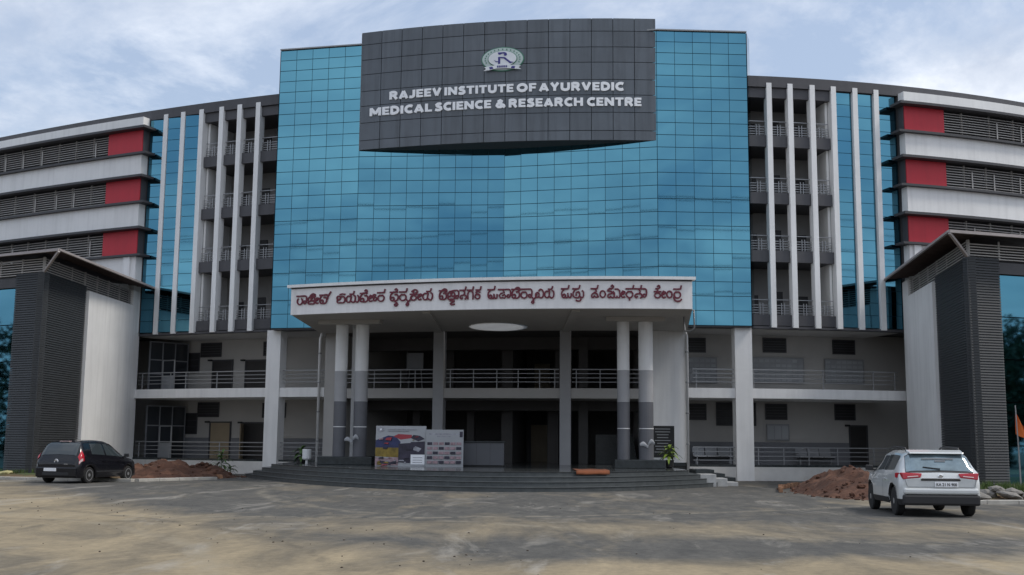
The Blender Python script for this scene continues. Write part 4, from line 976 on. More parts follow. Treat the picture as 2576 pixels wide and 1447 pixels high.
def heap(name, cx, cy, lab, peaks, rx, ry, seed):
    n = 56; mb = MB()
    for j in range(n + 1):
        for i in range(n + 1):
            x, y = -rx + 2 * rx * i / n, -ry + 2 * ry * j / n; h = 0
            for px, py, r1, r2, hh in peaks:
                t = ((x - px) / r1) ** 2 + ((y - py) / r2) ** 2
                h = max(h, hh * max(0, 1 - math.sqrt(t)) ** 0.85)
            nn = mnoise.fractal(Vector((x * 1.3 + seed, y * 1.3, seed)), 0.9, 2.0, 6)
            lump = mnoise.cell(Vector((x * 5 + seed, y * 5, 1)))
            h = h * (1 + 0.30 * nn) + (0.05 * lump + 0.05 * nn) * (1 if h > 0.04 else 0) - 0.02
            mb.v.append((x, y, h))
    for j in range(n):
        for i in range(n):
            a = j * (n + 1) + i; mb.f.append((a, a + 1, a + n + 2, a + n + 1)); mb.m.append(0)
    o = mb.build(name, 'soil', smooth=True, recalc=False, label=lab, cat='soil heap', group='heaps of red soil'); o.location = (cx, cy, 0)
    # clods
    clod = MB(); bmx = bmesh.new(); bmesh.ops.create_icosphere(bmx, subdivisions=1, radius=1); vs = [v.co.copy() for v in bmx.verts]; fs = [[v.index for v in f.verts] for f in bmx.faces]; bmx.free()
    rr = random.Random(seed)
    for k in range(420):
        px, py, r1, r2, hh = rr.choice(peaks); a = rr.uniform(0, 6.28); t = rr.random() ** 0.6 * 1.25
        x, y = px + r1 * t * math.cos(a), py + r2 * t * math.sin(a); z = hh * max(0, 1 - t) ** 0.85; s = rr.choice((0.02, 0.03, 0.04, 0.05, 0.07, 0.10))
        clod.add([(x + v.x * s * rr.uniform(.7, 1.3), y + v.y * s * rr.uniform(.7, 1.3), z + v.z * s * 0.8) for v in vs], fs)
    clod.build('clods', 'soil', o, kind='stuff')
    return o
heap('soil_heap', -14.7, 50.2, 'red soil heap between the black hatchback and the corridor', ((-0.3, -0.2, 2.3, 3.0, 0.80), (1.15, 0.2, 1.5, 2.2, 0.66), (-1.4, -0.8, 1.2, 2.0, 0.6)), 4.2, 4.2, 3)
heap('soil_heap', 11.55, 38.6, 'red soil heap in front of the parked white car', ((0.0, 0.4, 1.75, 4.6, 0.95), (0.7, -2.2, 1.6, 2.2, 0.66), (-0.5, -1.5, 1.2, 2.5, 0.5)), 4.0, 5.6, 11)

# brick edging of the two beds: every brick its own piece
def edging(name, pts, lab):
    o = empty(name, (pts[0][0], pts[0][1], 0), label=lab, cat='edging', group='brick bed edgings'); base = Vector((pts[0][0], pts[0][1], 0))
    src = MB().box(-0.11, 0.11, -0.06, 0.06, 0, 0.15).mesh('brick', 'brick')
    for a, c in zip(pts[:-1], pts[1:]):
        a, c = Vector((*a, 0)), Vector((*c, 0)); n = int((c - a).length / 0.24); ang = math.atan2(c.y - a.y, c.x - a.x)
        for i in range(n):
            p = a.lerp(c, (i + 0.5) / n) - base
            inst(src, 'brick', o, Matrix.Translation((p.x, p.y, random.uniform(-0.02, 0.03))) @ Matrix.Rotation(ang + random.gauss(0, 0.07), 4, 'Z') @ Matrix.Rotation(random.gauss(0, .05), 4, 'X'))
edging('brick_edging', [(-12.3, 49.0), (-14.0, 50.6), (-13.6, 53.6)], 'low brick edging round the bed left of the steps')
edging('brick_edging', [(11.6, 46.0), (10.0, 42.6), (9.3, 39.5)], 'low brick edging along the soil heap right of the steps')

# rubble and stones
M('sack', (0.46, 0.42, 0.20), 0.6, var=0.3, vs=5, rnd=0.25)
def stone(x, y, z, s, lab, grp='loose stones at the right kerb', mat='stone', nm='stone', ct='stone'):
    bm = bmesh.new(); bmesh.ops.create_icosphere(bm, subdivisions=2, radius=1)
    k = random.random() * 50
    for v in bm.verts:
        nn = mnoise.noise(v.co * 1.4 + Vector((k, 0, 0))); v.co *= 1 + 0.35 * nn; v.co.x *= s[0]; v.co.y *= s[1]; v.co.z *= s[2]
    me = bpy.data.meshes.new('stone'); bm.to_mesh(me); bm.free(); me.materials.append(MATS[mat])
    o = bpy.data.objects.new(nm, me); COL.objects.link(o); o.location = (x, y, z); o.rotation_euler = (random.uniform(-.3, .3), random.uniform(-.2, .2), random.uniform(0, 3))
    return prop(o, lab, ct, grp)
lst = [(13.9, 34.2, 0.18, (0.42, 0.3, 0.12)), (14.35, 34.6, 0.22, (0.3, 0.28, 0.16)), (14.8, 34.1, 0.2, (0.36, 0.25, 0.1)), (15.2, 34.8, 0.24, (0.4, 0.3, 0.14)), (14.1, 35.2, 0.24, (0.25, 0.22, 0.12)), (15.6, 34.3, 0.2, (0.3, 0.22, 0.11)), (13.4, 34.0, 0.15, (0.22, 0.18, 0.09)), (14.6, 34.5, 0.36, (0.34, 0.24, 0.1))]
names_ = ['broad flat stone at the left end of the rubble, nearest the white car', 'rounded stone second from the left in the rubble', 'long flat stone low in the middle of the rubble', 'large stone at the back right of the rubble', 'small stone behind the others in the rubble', 'stone at the right end of the rubble by the kerb', 'smallest stone beside the white car, left of the rubble', 'stone lying on top of the rubble']
for q, nm_ in zip(lst, names_): stone(*q[:3], q[3], nm_)
for q in [(-22.2, 46.9, 0.2, (0.5, 0.35, 0.13)), (-21.4, 46.6, 0.18, (0.35, 0.3, 0.1)), (-20.6, 46.9, 0.2, (0.3, 0.25, 0.12)), (-23.0, 47.2, 0.22, (0.4, 0.3, 0.15))]:
    stone(*q[:3], q[3], {-22.2: 'largest pale yellow sack on the left verge', -21.4: 'low yellowish sack in the middle of the left verge', -20.6: 'small yellowish sack on the left verge nearest the black hatchback', -23.0: 'yellowish sack on the left verge at the picture edge'}[q[0]], 'sacks on the left verge', 'sack', 'plastic_sack', 'sack')

# grass tufts on the right verge and left bed
def tufts(name, pts, lab, h=0.28, mat='grass'):
    mb = MB()
    for x, y, z in pts:
        for b_ in range(7):
            a = random.uniform(0, 6.28); l = h * random.uniform(0.5, 1.2); w = 0.018; dx_, dy_ = math.cos(a), math.sin(a); sp_ = random.uniform(0.05, 0.5) * l
            mb.add([(x - dy_ * w, y + dx_ * w, z), (x + dy_ * w, y - dx_ * w, z), (x + dx_ * sp_, y + dy_ * sp_, z + l)], [(0, 1, 2)])
    return mb.build(name, mat, recalc=False, kind='stuff', label=lab, cat='grass')
tufts('grass', [(random.uniform(12.8, 17.5), random.uniform(34.6, 40.5), 0.2) for _ in range(420)], 'weedy grass on the verge below the right wing')
tufts('grass', [(random.uniform(-24, -16), random.uniform(46.8, 48.0), 0.18) for _ in range(120)], 'sparse weeds along the left verge', 0.2)

pb = MB(); bmx = bmesh.new(); bmesh.ops.create_icosphere(bmx, subdivisions=1, radius=1); _v = [v.co.copy() for v in bmx.verts]; _f = [[v.index for v in f.verts] for f in bmx.faces]; bmx.free()
rp = random.Random(21)
for k in range(150):
    if k < 90:
        t = rp.random(); x, y = -13 + 14 * t + rp.gauss(0, 1.6), 31 - 17 * t + rp.gauss(0, 1.2)
    else: x, y = rp.uniform(-14, 14), rp.uniform(11.5, 38)
    sz = rp.choice((0.008, 0.01, 0.013, 0.018))
    pb.add([(x + v.x * sz * rp.uniform(.7, 1.5), y + v.y * sz * rp.uniform(.7, 1.5), sz * 0.4 + v.z * sz * 0.7) for v in _v], _f)
pb.build('pebbles', 'soil_dark', kind='stuff', label='scattered pebbles and dirt clods on the yard', cat='pebbles')
# ================================================================== PLANTS
def leaf_plant(name, loc, n, h, spread, lab, mat, pot=None, w=0.06, grp='porch plants'):
    o = empty(name, loc, label=lab, cat='plant', group=grp)
    if pot: MB().lathe([(0.11, 0), (0.17, 0.05), (0.2, 0.3), (0.22, 0.32), (0.2, 0.33), (0.17, 0.30)], 16).build('pot', pot, o)
    z0 = 0.28 if pot else 0
    MB().tube([(0, 0, z0 - 0.03), (0.01, 0.01, z0 + h * 0.45), (0, 0.02, z0 + h * 0.75)], [0.02, 0.016, 0.006], 6).build('stem', 'leaf', o)
    for i in range(n):
        a = i * 2.4 + random.uniform(-.4, .4); t = i / n; zb = z0 + h * (0.2 + 0.5 * t); L = spread * random.uniform(0.75, 1.15) * (1 - 0.25 * t); up = random.uniform(0.2, 0.9) * (0.6 + t)
        d = Vector((math.cos(a), math.sin(a), 0)); s = Vector((-d.y, d.x, 0)); pts = []
        for k in range(6):
            q = k / 5; c = d * (L * q) + Vector((0, 0, zb + up * L * q - 0.75 * L * q * q)); ww = w * math.sin(math.pi * min(0.98, q * 0.92 + 0.06))
            pts.append((c - s * ww, c + Vector((0, 0, -0.012)), c + s * ww))
        mb = MB(); mb.v = [tuple(p) for r in pts for p in r]
        for k in range(5):
            b_ = 3 * k; mb.f += [(b_, b_ + 1, b_ + 4, b_ + 3), (b_ + 1, b_ + 2, b_ + 5, b_ + 4)]; mb.m += [0, 0]
        mb.build('leaf', mat, o, recalc=False, smooth=True)
    return o
leaf_plant('potted_plant', (-9.35, 51.2, 0.48), 20, 0.75, 0.55, 'leafy plant in black pot left of the porch columns', 'leaf', 'pot', 0.085)
leaf_plant('potted_plant', (6.55, 47.3, 0.642), 22, 0.8, 0.55, 'yellow-green plant in black pot beside the black notice board', 'leaf_bright', 'pot', 0.07)
leaf_plant('shrub', (-13.1, 52.0, 0.15), 34, 1.25, 0.6, 'thin young shrub in the brick bed left of the steps', 'leaf', None, 0.05, 'bed plants')
leaf_plant('shrub', (-12.6, 51.6, 0.15), 18, 0.45, 0.4, 'small low weed beside the young shrub in the brick bed', 'leaf', None, 0.04, 'bed plants')
leaf_plant('shrub', (-13.8, 51.8, 0.3), 18, 0.4, 0.4, 'small weed at the edge of the left soil heap', 'leaf', None, 0.04, 'bed plants')
# white stands beside the potted plants
for x, y, z, lab in ((-9.0, 50.6, 0.5, 'small white planter stand at the left downpipe'),):
    o = empty('planter_stand', (x, y, z), label=lab, cat='stand')
    MB().lathe([(0.14, 0.3), (0.2, 0.36), (0.2, 0.75), (0.16, 0.77)], 14).build('bowl', 'white_paint', o, smooth=False); MB().lathe([(0.13, 0.0), (0.06, 0.05), (0.06, 0.3)], 12).build('foot', 'white_paint', o)
# white ribbon bows tied on the columns
def bow(x, y, z, lab):
    o = empty('ribbon_bow', (x, y, z), label=lab, cat='ribbon', group='white bows on the porch columns')
    for s in (-1, 1):
        pts = [Vector((s * 0.30 * t, -0.03, 0.22 * math.sin(t * 2.6) * (1 if s > 0 else 0.5))) for t in (0, .2, .4, .6, .8, 1)]
        mb = MB()
        for i, p in enumerate(pts): w = 0.05 + 0.04 * math.sin(math.pi * i / 5); mb.v += [(p.x, p.y, p.z - w), (p.x, p.y - 0.05, p.z), (p.x, p.y, p.z + w)]
        for i in range(5): b_ = 3 * i; mb.f += [(b_, b_ + 1, b_ + 4, b_ + 3), (b_ + 1, b_ + 2, b_ + 5, b_ + 4)]; mb.m += [0, 0]
        mb.build('loop', 'paper', o, recalc=False, smooth=True)
    MB().box(-0.04, 0.04, -0.09, 0.0, -0.05, 0.05).build('knot', 'paper', o, bevel=0.01)
bow(-6.75, 48.5, 1.62, 'white ribbon tied between the two left porch columns'); bow(5.54, 46.38, 1.52, 'white ribbon tied on the rightmost porch column')

# ================================================================== THINGS IN THE PORCH
def face_frame(loc, rz): return loc, rz
def banner(name, loc, rz, w, h, lab, rects, lean=0.0):
    o = empty(name, loc, rz, label=lab, cat='banner', group='display banners in the porch'); o.rotation_euler = (lean, 0, rz)
    MB().box(-w / 2, w / 2, 0, 0.03, 0.0, h).build('sheet', 'paper', o)
    fr = MB(); fr.box(-w / 2, -w / 2 + 0.03, 0.031, 0.06, 0, h); fr.box(w / 2 - 0.03, w / 2, 0.031, 0.06, 0, h); fr.build('frame', 'alu', o)
    for i, (poly, mat, nm) in enumerate(rects):
        n = len(poly); dy_ = -0.003 - 0.0015 * i
        mb = MB(); mb.add([(-w / 2 + p[0] * w, dy_, p[1] * h) for p in poly] + [(-w / 2 + p[0] * w, 0.0 - 0.0005, p[1] * h) for p in poly], [tuple(range(n)), tuple(range(n, 2 * n))[::-1]] + [(i_, (i_ + 1) % n, n + (i_ + 1) % n, n + i_) for i_ in range(n)])
        mb.build(nm, mat, o)
    return o
def rct(x0, y0, x1, y1): return [(x0, y0), (x1, y0), (x1, y1), (x0, y1)]
R1 = [([(0, .42), (0, .64), (.25, .76), (.4, .74), (.5, .6), (.45, .42)], 'ban_blue', 'picture'), ([(.35, .74), (.45, .8), (.72, .78), (.72, .7), (.5, .66)], 'ban_red', 'picture'),
      ([(.70, .70), (.75, .78), (.88, .76), (.98, .68), (.85, .62)], 'ban_dark', 'picture'), ([(.0, .24), (.0, .46), (.48, .46), (.46, .22)], 'ban_yellow', 'picture'),
      ([(.46, .10), (.46, .56), (.70, .58), (.70, .08)], 'ban_dark', 'picture'), ([(.0, .02), (.0, .22), (.22, .2), (.46, .22), (.46, .02)], 'ban_pink', 'picture'), ([(.03, .06), (.1, .14), (.3, .1), (.42, .15), (.42, .05)], 'ban_dark', 'picture'),
      ([(.70, .3), (.70, .6), (.98, .62), (.98, .3)], 'ban_dark', 'picture'), ([(.72, .42), (.8, .5), (.92, .44), (.86, .36)], 'ban_grey', 'picture'), (rct(.71, .05, .985, .29), 'letter_white', 'notice'),
      (oval(.07, .055, 20), 'ban_dark', 'logo')]
R1[-1] = ([(.10 + p[0], .91 + p[1]) for p in oval(.07, .055, 20)], 'ban_grey', 'logo')
R1 += [(rct(.75, .09 + .06 * i, .94, .105 + .06 * i), 'ban_grey', 'text_line') for i in range(3)]
R1 += [([(.08, .885), (.12, .90), (.12, .935), (.08, .93)], 'letter_white', 'logo')]
R1 += [(rct(.24, .905, .80, .925), 'ban_grey', 'text_line'), (rct(.24, .865, .66, .88), 'ban_grey', 'text_line')]
rb_ = random.Random(4)
for _ in range(26):
    x_, y_ = rb_.uniform(0.0, .9), rb_.choice((rb_.uniform(.0, .2), rb_.uniform(.25, .75))); w_b, h_b = rb_.uniform(.03, .12), rb_.uniform(.02, .07)
    if x_ > .64 and y_ < .32: continue
    R1.append(([(x_, y_), (x_ + w_b, y_ + rb_.uniform(-.02, .02)), (min(.99, x_ + w_b * rb_.uniform(.7, 1.2)), y_ + h_b), (x_ + rb_.uniform(-.0, .03), y_ + h_b * .8)], rb_.choice(('ban_dark', 'ban_pink', 'ban_grey', 'ban_dark', 'ban_yellow', 'ban_red')), 'picture'))
banner('banner', (-4.46, 46.3, 0.642), rad(-8), 2.08, 1.62, 'large colourful printed banner with round logo, left of the pale banner', R1, rad(-2))
R2 = [(rct(.08, .86, .92, .90), 'ban_grey', 'text_line'), (rct(.3, .80, .66, .83), 'ban_grey', 'text_line'), (rct(.90, .80, .98, .95), 'ban_dark', 'picture')]
for i in range(5):
    y0 = .66 - .125 * i
    for j in range(6): R2.append((rct(.04 + .155 * j, y0 - .075, .04 + .155 * j + .13, y0), 'ban_pink' if (i + j) % 3 else 'ban_dark', 'picture'))
banner('banner', (-2.66, 46.0, 0.642), rad(-4), 1.52, 1.48, 'pale banner with rows of small photos, beside the reception counter', R2, rad(-2))
# reception counter
o = empty('reception_counter', (-1.12, 46.9, 0.642), rad(-2), label='grey reception desk right of the photo banner', cat='counter')
MB().box(-0.85, 0.85, 0, 0.7, 0.06, 0.98).build('desk', 'counter', o, bevel=0.01); MB().box(-0.9, 0.9, -0.06, 0.76, 0.985, 1.03).build('top', 'granite', o, bevel=0.008); MB().box(-0.82, 0.82, 0.03, 0.67, 0.0, 0.058).build('kick', 'black', o)
for x in (-0.28, 0.28): MB().box(x - 0.006, x + 0.006, -0.004, 0.0, 0.1, 0.95).build('joint', 'recess_dark', o)
# orange mat on the top step and over its edge
mb = MB(); n = 10
prof = [(42.8, 0.66), (41.2, 0.655), (40.2, 0.66), (39.72, 0.662), (39.60, 0.655), (39.56, 0.60), (39.55, 0.545)]
for i in range(n + 1):
    x = 2.28 + 1.22 * i / n
    for j, (y, z) in enumerate(prof):
        yo = Yst(x, 3) - Yst(2.9, 3); w_z = 0.008 * math.sin(x * 9 + j)
        mb.v.append((x + (0.06 if j < 3 else 0), y + (yo if j > 1 else 0) + Yst(2.9, 3) - 40.19 + 0.51, z + w_z))
m_ = len(prof)
for i in range(n):
    for j in range(m_ - 1): mb.f.append((i * m_ + j, i * m_ + j + 1, (i + 1) * m_ + j + 1, (i + 1) * m_ + j)); mb.m.append(0)
mat_o = mb.build('floor_mat', 'orange_mat', smooth=True, recalc=False, label='orange mat lying on the top step and hanging over its edge', cat='mat')
so = mat_o.modifiers.new('solid', 'SOLIDIFY'); so.thickness = 0.012; so.offset = 1
# black notice board on the right porch wall, with lines of pale writing
def on_wall(x, o_, z): p = FP(x, o_, z); ang = math.atan2(dYf(x), 1); return p, ang
p, ang = on_wall(6.93, 0.07, 1.03)
o = empty('plaque', p, ang, label='black stone plaque with pale engraved lines on the white porch wall', cat='plaque')
MB().box(-0.53, 0.53, -0.035, 0.0, 0.0, 1.42).build('slab', 'black', o); 
for i in range(9):
    w = random.uniform(0.25, 0.42); MB().box(-w, w, -0.040, -0.0355, 1.26 - 0.13 * i, 1.295 - 0.13 * i).build('text_line', 'board_grey', o)
fr = MB(); fr.box(-0.57, -0.532, -0.04, 0, -0.04, 1.46); fr.box(0.532, 0.57, -0.04, 0, -0.04, 1.46); fr.build('frame', 'white_paint', o)
# framed white picture deep in the first floor lobby
p, ang = on_wall(-6.1, -4.4, 5.35); o = empty('picture_board', p, ang, label='white board on an easel deep in the upper lobby', cat='board')
MB().box(-0.45, 0.45, -0.03, 0, 0, 0.82).build('board', 'paper', o); ez_ = MB(); [ez_.bar((s * 0.3, 0.05, 0.2), (s * 0.38, 0.12, -1.19), 0.04, 0.04, up=(0, 1, 0)) for s in (-1, 1)]; ez_.build('easel_legs', 'alu', o)

# notice boards in the right-hand corridors
def notice(x0, x1, z0, z1, lab, rows, cols, back='board_grey', leg=False):
    xm = (x0 + x1) / 2; p, ang = on_wall(xm, -3.24, z0); w = (x1 - x0); h = z1 - z0
    o = empty('notice_board', p, ang, label=lab, cat='notice board', group='corridor notice boards')
    MB().box(-w / 2, w / 2, -0.03, 0.0, 0, h).build('backing', back, o)
    fr = MB(); fr.box(-w / 2 - 0.04, -w / 2, -0.045, 0, -0.04, h + 0.04); fr.box(w / 2, w / 2 + 0.04, -0.045, 0, -0.04, h + 0.04); fr.box(-w / 2, w / 2, -0.045, 0, h, h + 0.04); fr.box(-w / 2, w / 2, -0.045, 0, -0.04, 0); fr.build('frame', 'alu', o)
    for r in range(rows):
        for c in range(cols):
            if random.random() < 0.06: continue
            cw_, ch_ = w / cols, h / rows; MB().box(-w / 2 + cw_ * c + 0.03, -w / 2 + cw_ * (c + 1) - 0.03, -0.036, -0.031, ch_ * r + 0.04, ch_ * (r + 1) - 0.06).build('sheet', 'paper', o)
notice(8.83, 10.2, 4.63, 5.82, 'paper-covered notice board on the upper corridor nearest the porch', 5, 5)
notice(12.03, 14.89, 4.69, 5.87, 'widest paper-covered notice board on the upper right corridor', 5, 10)
notice(16.29, 18.35, 4.73, 5.86, 'paper-covered notice board at the right end of the upper corridor', 5, 7)
notice(12.98, 14.06, 1.88, 2.61, 'small notice board with a few papers in the lower right corridor', 1, 3, 'board_grey')
# steel waiting benches
def bench(xm, lab):
    p, ang = on_wall(xm, -2.3, GF); o = empty('waiting_bench', p, ang, label=lab, cat='bench', group='steel waiting benches')
    for i in range(3):
        x = -0.62 + 0.62 * i
        b_ = MB(); b_.add([(x - 0.28, -0.28, 0.44), (x + 0.28, -0.28, 0.44), (x + 0.28, 0.2, 0.41), (x - 0.28, 0.2, 0.41)] + [(x - 0.28, -0.28, 0.465), (x + 0.28, -0.28, 0.465), (x + 0.28, 0.2, 0.435), (x - 0.28, 0.2, 0.435)], [(3, 2, 1, 0), (4, 5, 6, 7), (0, 1, 5, 4), (1, 2, 6, 5), (2, 3, 7, 6), (3, 0, 4, 7)]); b_.build('seat', 'chrome', o, bevel=0.01)
        b_ = MB(); b_.bar((x, 0.22, 0.50), (x, 0.34, 0.86), 0.56, 0.022, up=(0, -1, 0.3)); b_.build('backrest', 'steel', o)
    MB().box(-0.95, 0.95, -0.06, 0.0, 0.34, 0.40).build('beam', 'black', o)
    for s in (-1, 1):
        l = MB(); l.bar((s * 0.8, -0.03, 0.34), (s * 0.8, -0.03, 0.03), 0.05, 0.05, up=(0, 1, 0)); l.bar((s * 0.8, -0.3, 0.02), (s * 0.8, 0.28, 0.02), 0.05, 0.04); l.build('leg', 'steel', o)
        MB().bar((s * 0.94, -0.25, 0.62), (s * 0.94, 0.18, 0.62), 0.04, 0.03).build('armrest', 'steel', o)
bench(9.75, 'steel waiting bench left of the tall white pillar'); bench(15.1, 'steel waiting bench right of the tall white pillar')

# flag on a pole, right edge
o = empty('flag_pole', (18.05, 40.6, 0.15), label='thin metal pole carrying the orange flag at the right edge', cat='flag pole')
MB().tube([(0, 0, 0), (-0.02, 0, 1.6), (-0.06, 0, 2.95)], [0.03, 0.027, 0.02], 8).build('pole', 'steel', o); MB().box(-0.3, 0.35, -0.2, 0.2, -0.05, 0.12).build('base', 'stone', o, bevel=0.03)
mb = MB(); nu, nv = 16, 12
for j in range(nv + 1):
    for i in range(nu + 1):
        u, v = i / nu, j / nv
        x = u * 1.15 * (0.35 + 0.65 * v) * 0.75; zt = -0.08 - u * 1.0; zb = -1.0 - u * 0.55
        z = zt + (zb - zt) * v; y = 0.10 * math.sin(7 * u + 2 * v) + 0.05 * math.sin(15 * u)
        mb.v.append((x, y - 0.02, z))
for j in range(nv):
    for i in range(nu):
        a = j * (nu + 1) + i; mb.f.append((a, a + 1, a + nu + 2, a + nu + 1)); mb.m.append(1 if i > nu * 0.55 and j > nv * 0.35 else 0)
fl = mb.build('flag', ['flag_orange', 'flag_pale'], smooth=True, recalc=False, label='limp orange flag hanging at the right edge', cat='flag'); fl.location = (17.99, 40.6, 3.08)

# ================================================================== CARS
class Car:
    def __init__(s, name, lab, st, zb, wheels, wr, loc, rz, paint):
        s.o = empty(name, loc, rz, label=lab, cat='car'); s.st = st; s.zb = zb; s.wheels = wheels; s.wr = wr; s.paint = paint
        x0, x1 = st[0][0], st[-1][0]; n = int((x1 - x0) / 0.045); s.xs = [x0 + (x1 - x0) * i / n for i in range(n + 1)]
        raw = [s._lin(x) for x in s.xs]; k = 2
        s.dat = []
        for i in range(len(raw)):
            lo, hi = max(0, i - k), min(len(raw) - 1, i + k); m_ = min(i - lo, hi - i); seg = raw[i - m_:i + m_ + 1]
            s.dat.append([sum(q[j] for q in seg) / len(seg) for j in range(4)])
    def _lin(s, x):
        for a, c in zip(s.st[:-1], s.st[1:]):
            if a[0] <= x <= c[0] + 1e-9: t = (x - a[0]) / (c[0] - a[0]); return [a[j] + (c[j] - a[j]) * t for j in range(1, 5)]
        return list(s.st[-1][1:])
    def params(s, x):
        f = (x - s.xs[0]) / (s.xs[-1] - s.xs[0]) * (len(s.xs) - 1); i = max(0, min(len(s.xs) - 2, int(f))); t = max(0, min(1, f - i))
        return [a + (c - a) * t for a, c in zip(s.dat[i], s.dat[i + 1])]
    def bottom(s, x):
        z = s.zb; R = s.wr * 1.17
        for xw in s.wheels:
            if abs(x - xw) < R: z = max(z, s.wr + math.sqrt(R * R - (x - xw) ** 2))
        return z
    def section(s, x):
        w, zs, zt, wt = s.params(x); zb = s.bottom(x); wt = min(wt, w - 0.02)
        zb = min(zb, zs - 0.10)
        z1 = max(zb + 0.03, s.zb + 0.13); z1 = min(z1, zs - 0.07); z2 = max(z1 + 0.03, s.zb + (zs - s.zb) * 0.62); z2 = min(z2, zs - 0.03)
        hgt = zt - zs
        return [(w - 0.05, zb), (w - 0.005, z1), (w, z2), (w - 0.03, zs), (wt + 0.012, zt - min(0.09, hgt * 0.5)), (wt - 0.11, zt - min(0.02, hgt * 0.2)), (0.0, zt)]
    def S(s, x, v, side=1, off=0.0):
        sec = s.section(x); i = min(5, int(v)); t = v - i
        y = sec[i][0] + (sec[i + 1][0] - sec[i][0]) * t; z = sec[i][1] + (sec[i + 1][1] - sec[i][1]) * t
        p = Vector((x, side * y, z))
        if off:
            e = 0.02; sec2 = s.section(min(s.xs[-1], x + e)); sec1 = s.section(max(s.xs[0], x - e))
            g = lambda sc_: Vector((0, sc_[i][0] + (sc_[i + 1][0] - sc_[i][0]) * t, sc_[i][1] + (sc_[i + 1][1] - sc_[i][1]) * t))
            dx_ = g(sec2) - g(sec1); dx_.x = 2 * e; dv = Vector((0, sec[i + 1][0] - sec[i][0], sec[i + 1][1] - sec[i][1]))
            n = dv.cross(dx_); n = n.normalized() if n.length > 1e-6 else Vector((0, 0, 1))
            if n.y * 1 < 0 and abs(n.y) > 0.3 and i < 4: n = -n
            if i >= 4 and n.z < 0: n = -n
            n.y *= side; p += n * off
        return p
    def body(s):
        mb = MB(); m_ = 7
        for x in s.xs:
            sec = s.section(x)
            ring = [(x, -y, z) for y, z in sec] + [(x, y, z) for y, z in sec[-2::-1]]
            mb.v += ring
        r = 13
        for i in range(len(s.xs) - 1):
            for k in range(r - 1): a = i * r + k; mb.f.append((a, a + 1, a + r + 1, a + r)); mb.m.append(0)
        mb.f += [tuple(range(r))[::-1], tuple((len(s.xs) - 1) * r + k for k in range(r))]; mb.m += [0, 0]
        b = mb.build('body', s.paint, s.o, smooth=True)
        b.data.polygons[-1].use_smooth = False; b.data.polygons[-2].use_smooth = False
        x0, x1 = s.xs[0] + 0.12, s.xs[-1] - 0.15; w = s.params(0)[0] - 0.12
        u = MB().box(x0, x1, -w, w, s.zb + 0.02, s.zb + 0.30); u.build('underbody', 'car_plastic', s.o)
        for xw in s.wheels:
            for sd_ in (-1, 1):
                R_ = s.wr * 1.2; y0_, y1_ = ((0.30, w + 0.0) if sd_ > 0 else (-w, -0.30)); pl = [(xw + R_ * math.cos(math.pi * k / 10), s.wr + R_ * math.sin(math.pi * k / 10)) for k in range(11)]
                q_ = MB(); q_.add([(p[0], y0_, p[1]) for p in pl] + [(p[0], y1_, p[1]) for p in pl], [(k, k + 1, 12 + k, 11 + k) for k in range(10)] + [tuple(range(11))] if sd_ > 0 else [(k, k + 1, 12 + k, 11 + k) for k in range(10)] + [tuple(range(11, 22))]); q_.build('wheel_well', 'black', s.o, recalc=False)
    def patch(s, name, mat, x_of, v0, v1, nx=10, nv=5, off=0.008, sides=(1, -1), across=False, parent=None):
        """a sheet lying on the body: x_of(t) -> (xa, xb) with t from 0 (v0) to 1 (v1)"""
        out = []
        for side in sides:
            mb = MB()
            vl = [v0 + (v1 - v0) * j / nv for j in range(nv + 1)]
            rows = [(v, side) for v in vl]
            if across: rows = [(v, 1) for v in vl] + [(v, -1) for v in vl[-2::-1]]
            for q, (v, sd_) in enumerate(rows):
                t = (v - v0) / (v1 - v0); xa, xb = x_of(t)
                for i in range(nx + 1): mb.v.append(s.S(xa + (xb - xa) * i / nx, min(v, 5.999), sd_, off))
            for j in range(len(rows) - 1):
                for i in range(nx): a = j * (nx + 1) + i; mb.f.append((a, a + 1, a + nx + 2, a + nx + 1)); mb.m.append(0)
            ob = mb.build(name, mat, parent or s.o, smooth=True, recalc=False); out.append(ob)
            if across: break
        return out
    def wheel(s, x, y):
        sg = 1 if y > 0 else -1
        w = empty('wheel', (x, y, s.wr)); w.parent = s.o
        R = s.wr; T = 0.095
        MB().lathe([(R * 0.64, -T), (R * 0.93, -T), (R, -T * 0.7), (R, T * 0.7), (R * 0.93, T), (R * 0.64, T)], 30, axis='y').build('tyre', 'tyre', w)
        rm = MB(); rm.lathe([(R * 0.66, -T * 0.6), (R * 0.66, T * 0.6)], 26, axis='y')
        rm.build('rim_disc', 'car_plastic', w)
        rm = MB(); yo = sg * (T * 0.85)
        for k in range(7):
            a = 2 * math.pi * k / 7; p = Vector((math.cos(a) * R * 0.12, yo, math.sin(a) * R * 0.12)); q = Vector((math.cos(a) * R * 0.62, yo * 0.93, math.sin(a) * R * 0.62))
            rm.bar(p, q, R * 0.17, 0.03, up=(0, 1, 0))
        rm.lathe([(R * 0.2, yo - 0.02), (R * 0.2, yo + 0.015)], 14, axis='y')
        n = 28
        for k in range(n):
            a, c = 2 * math.pi * k / n, 2 * math.pi * (k + 1) / n; f = lambda r_, an, yy: (math.cos(an) * r_, yy, math.sin(an) * r_)
            rm.hexa([f(R * .60, a, yo - .02), f(R * .68, a, yo - .02), f(R * .68, c, yo - .02), f(R * .60, c, yo - .02)], [f(R * .60, a, yo + .005), f(R * .68, a, yo + .005), f(R * .68, c, yo + .005), f(R * .60, c, yo + .005)])
        rm.build('rim', 'rim', w)
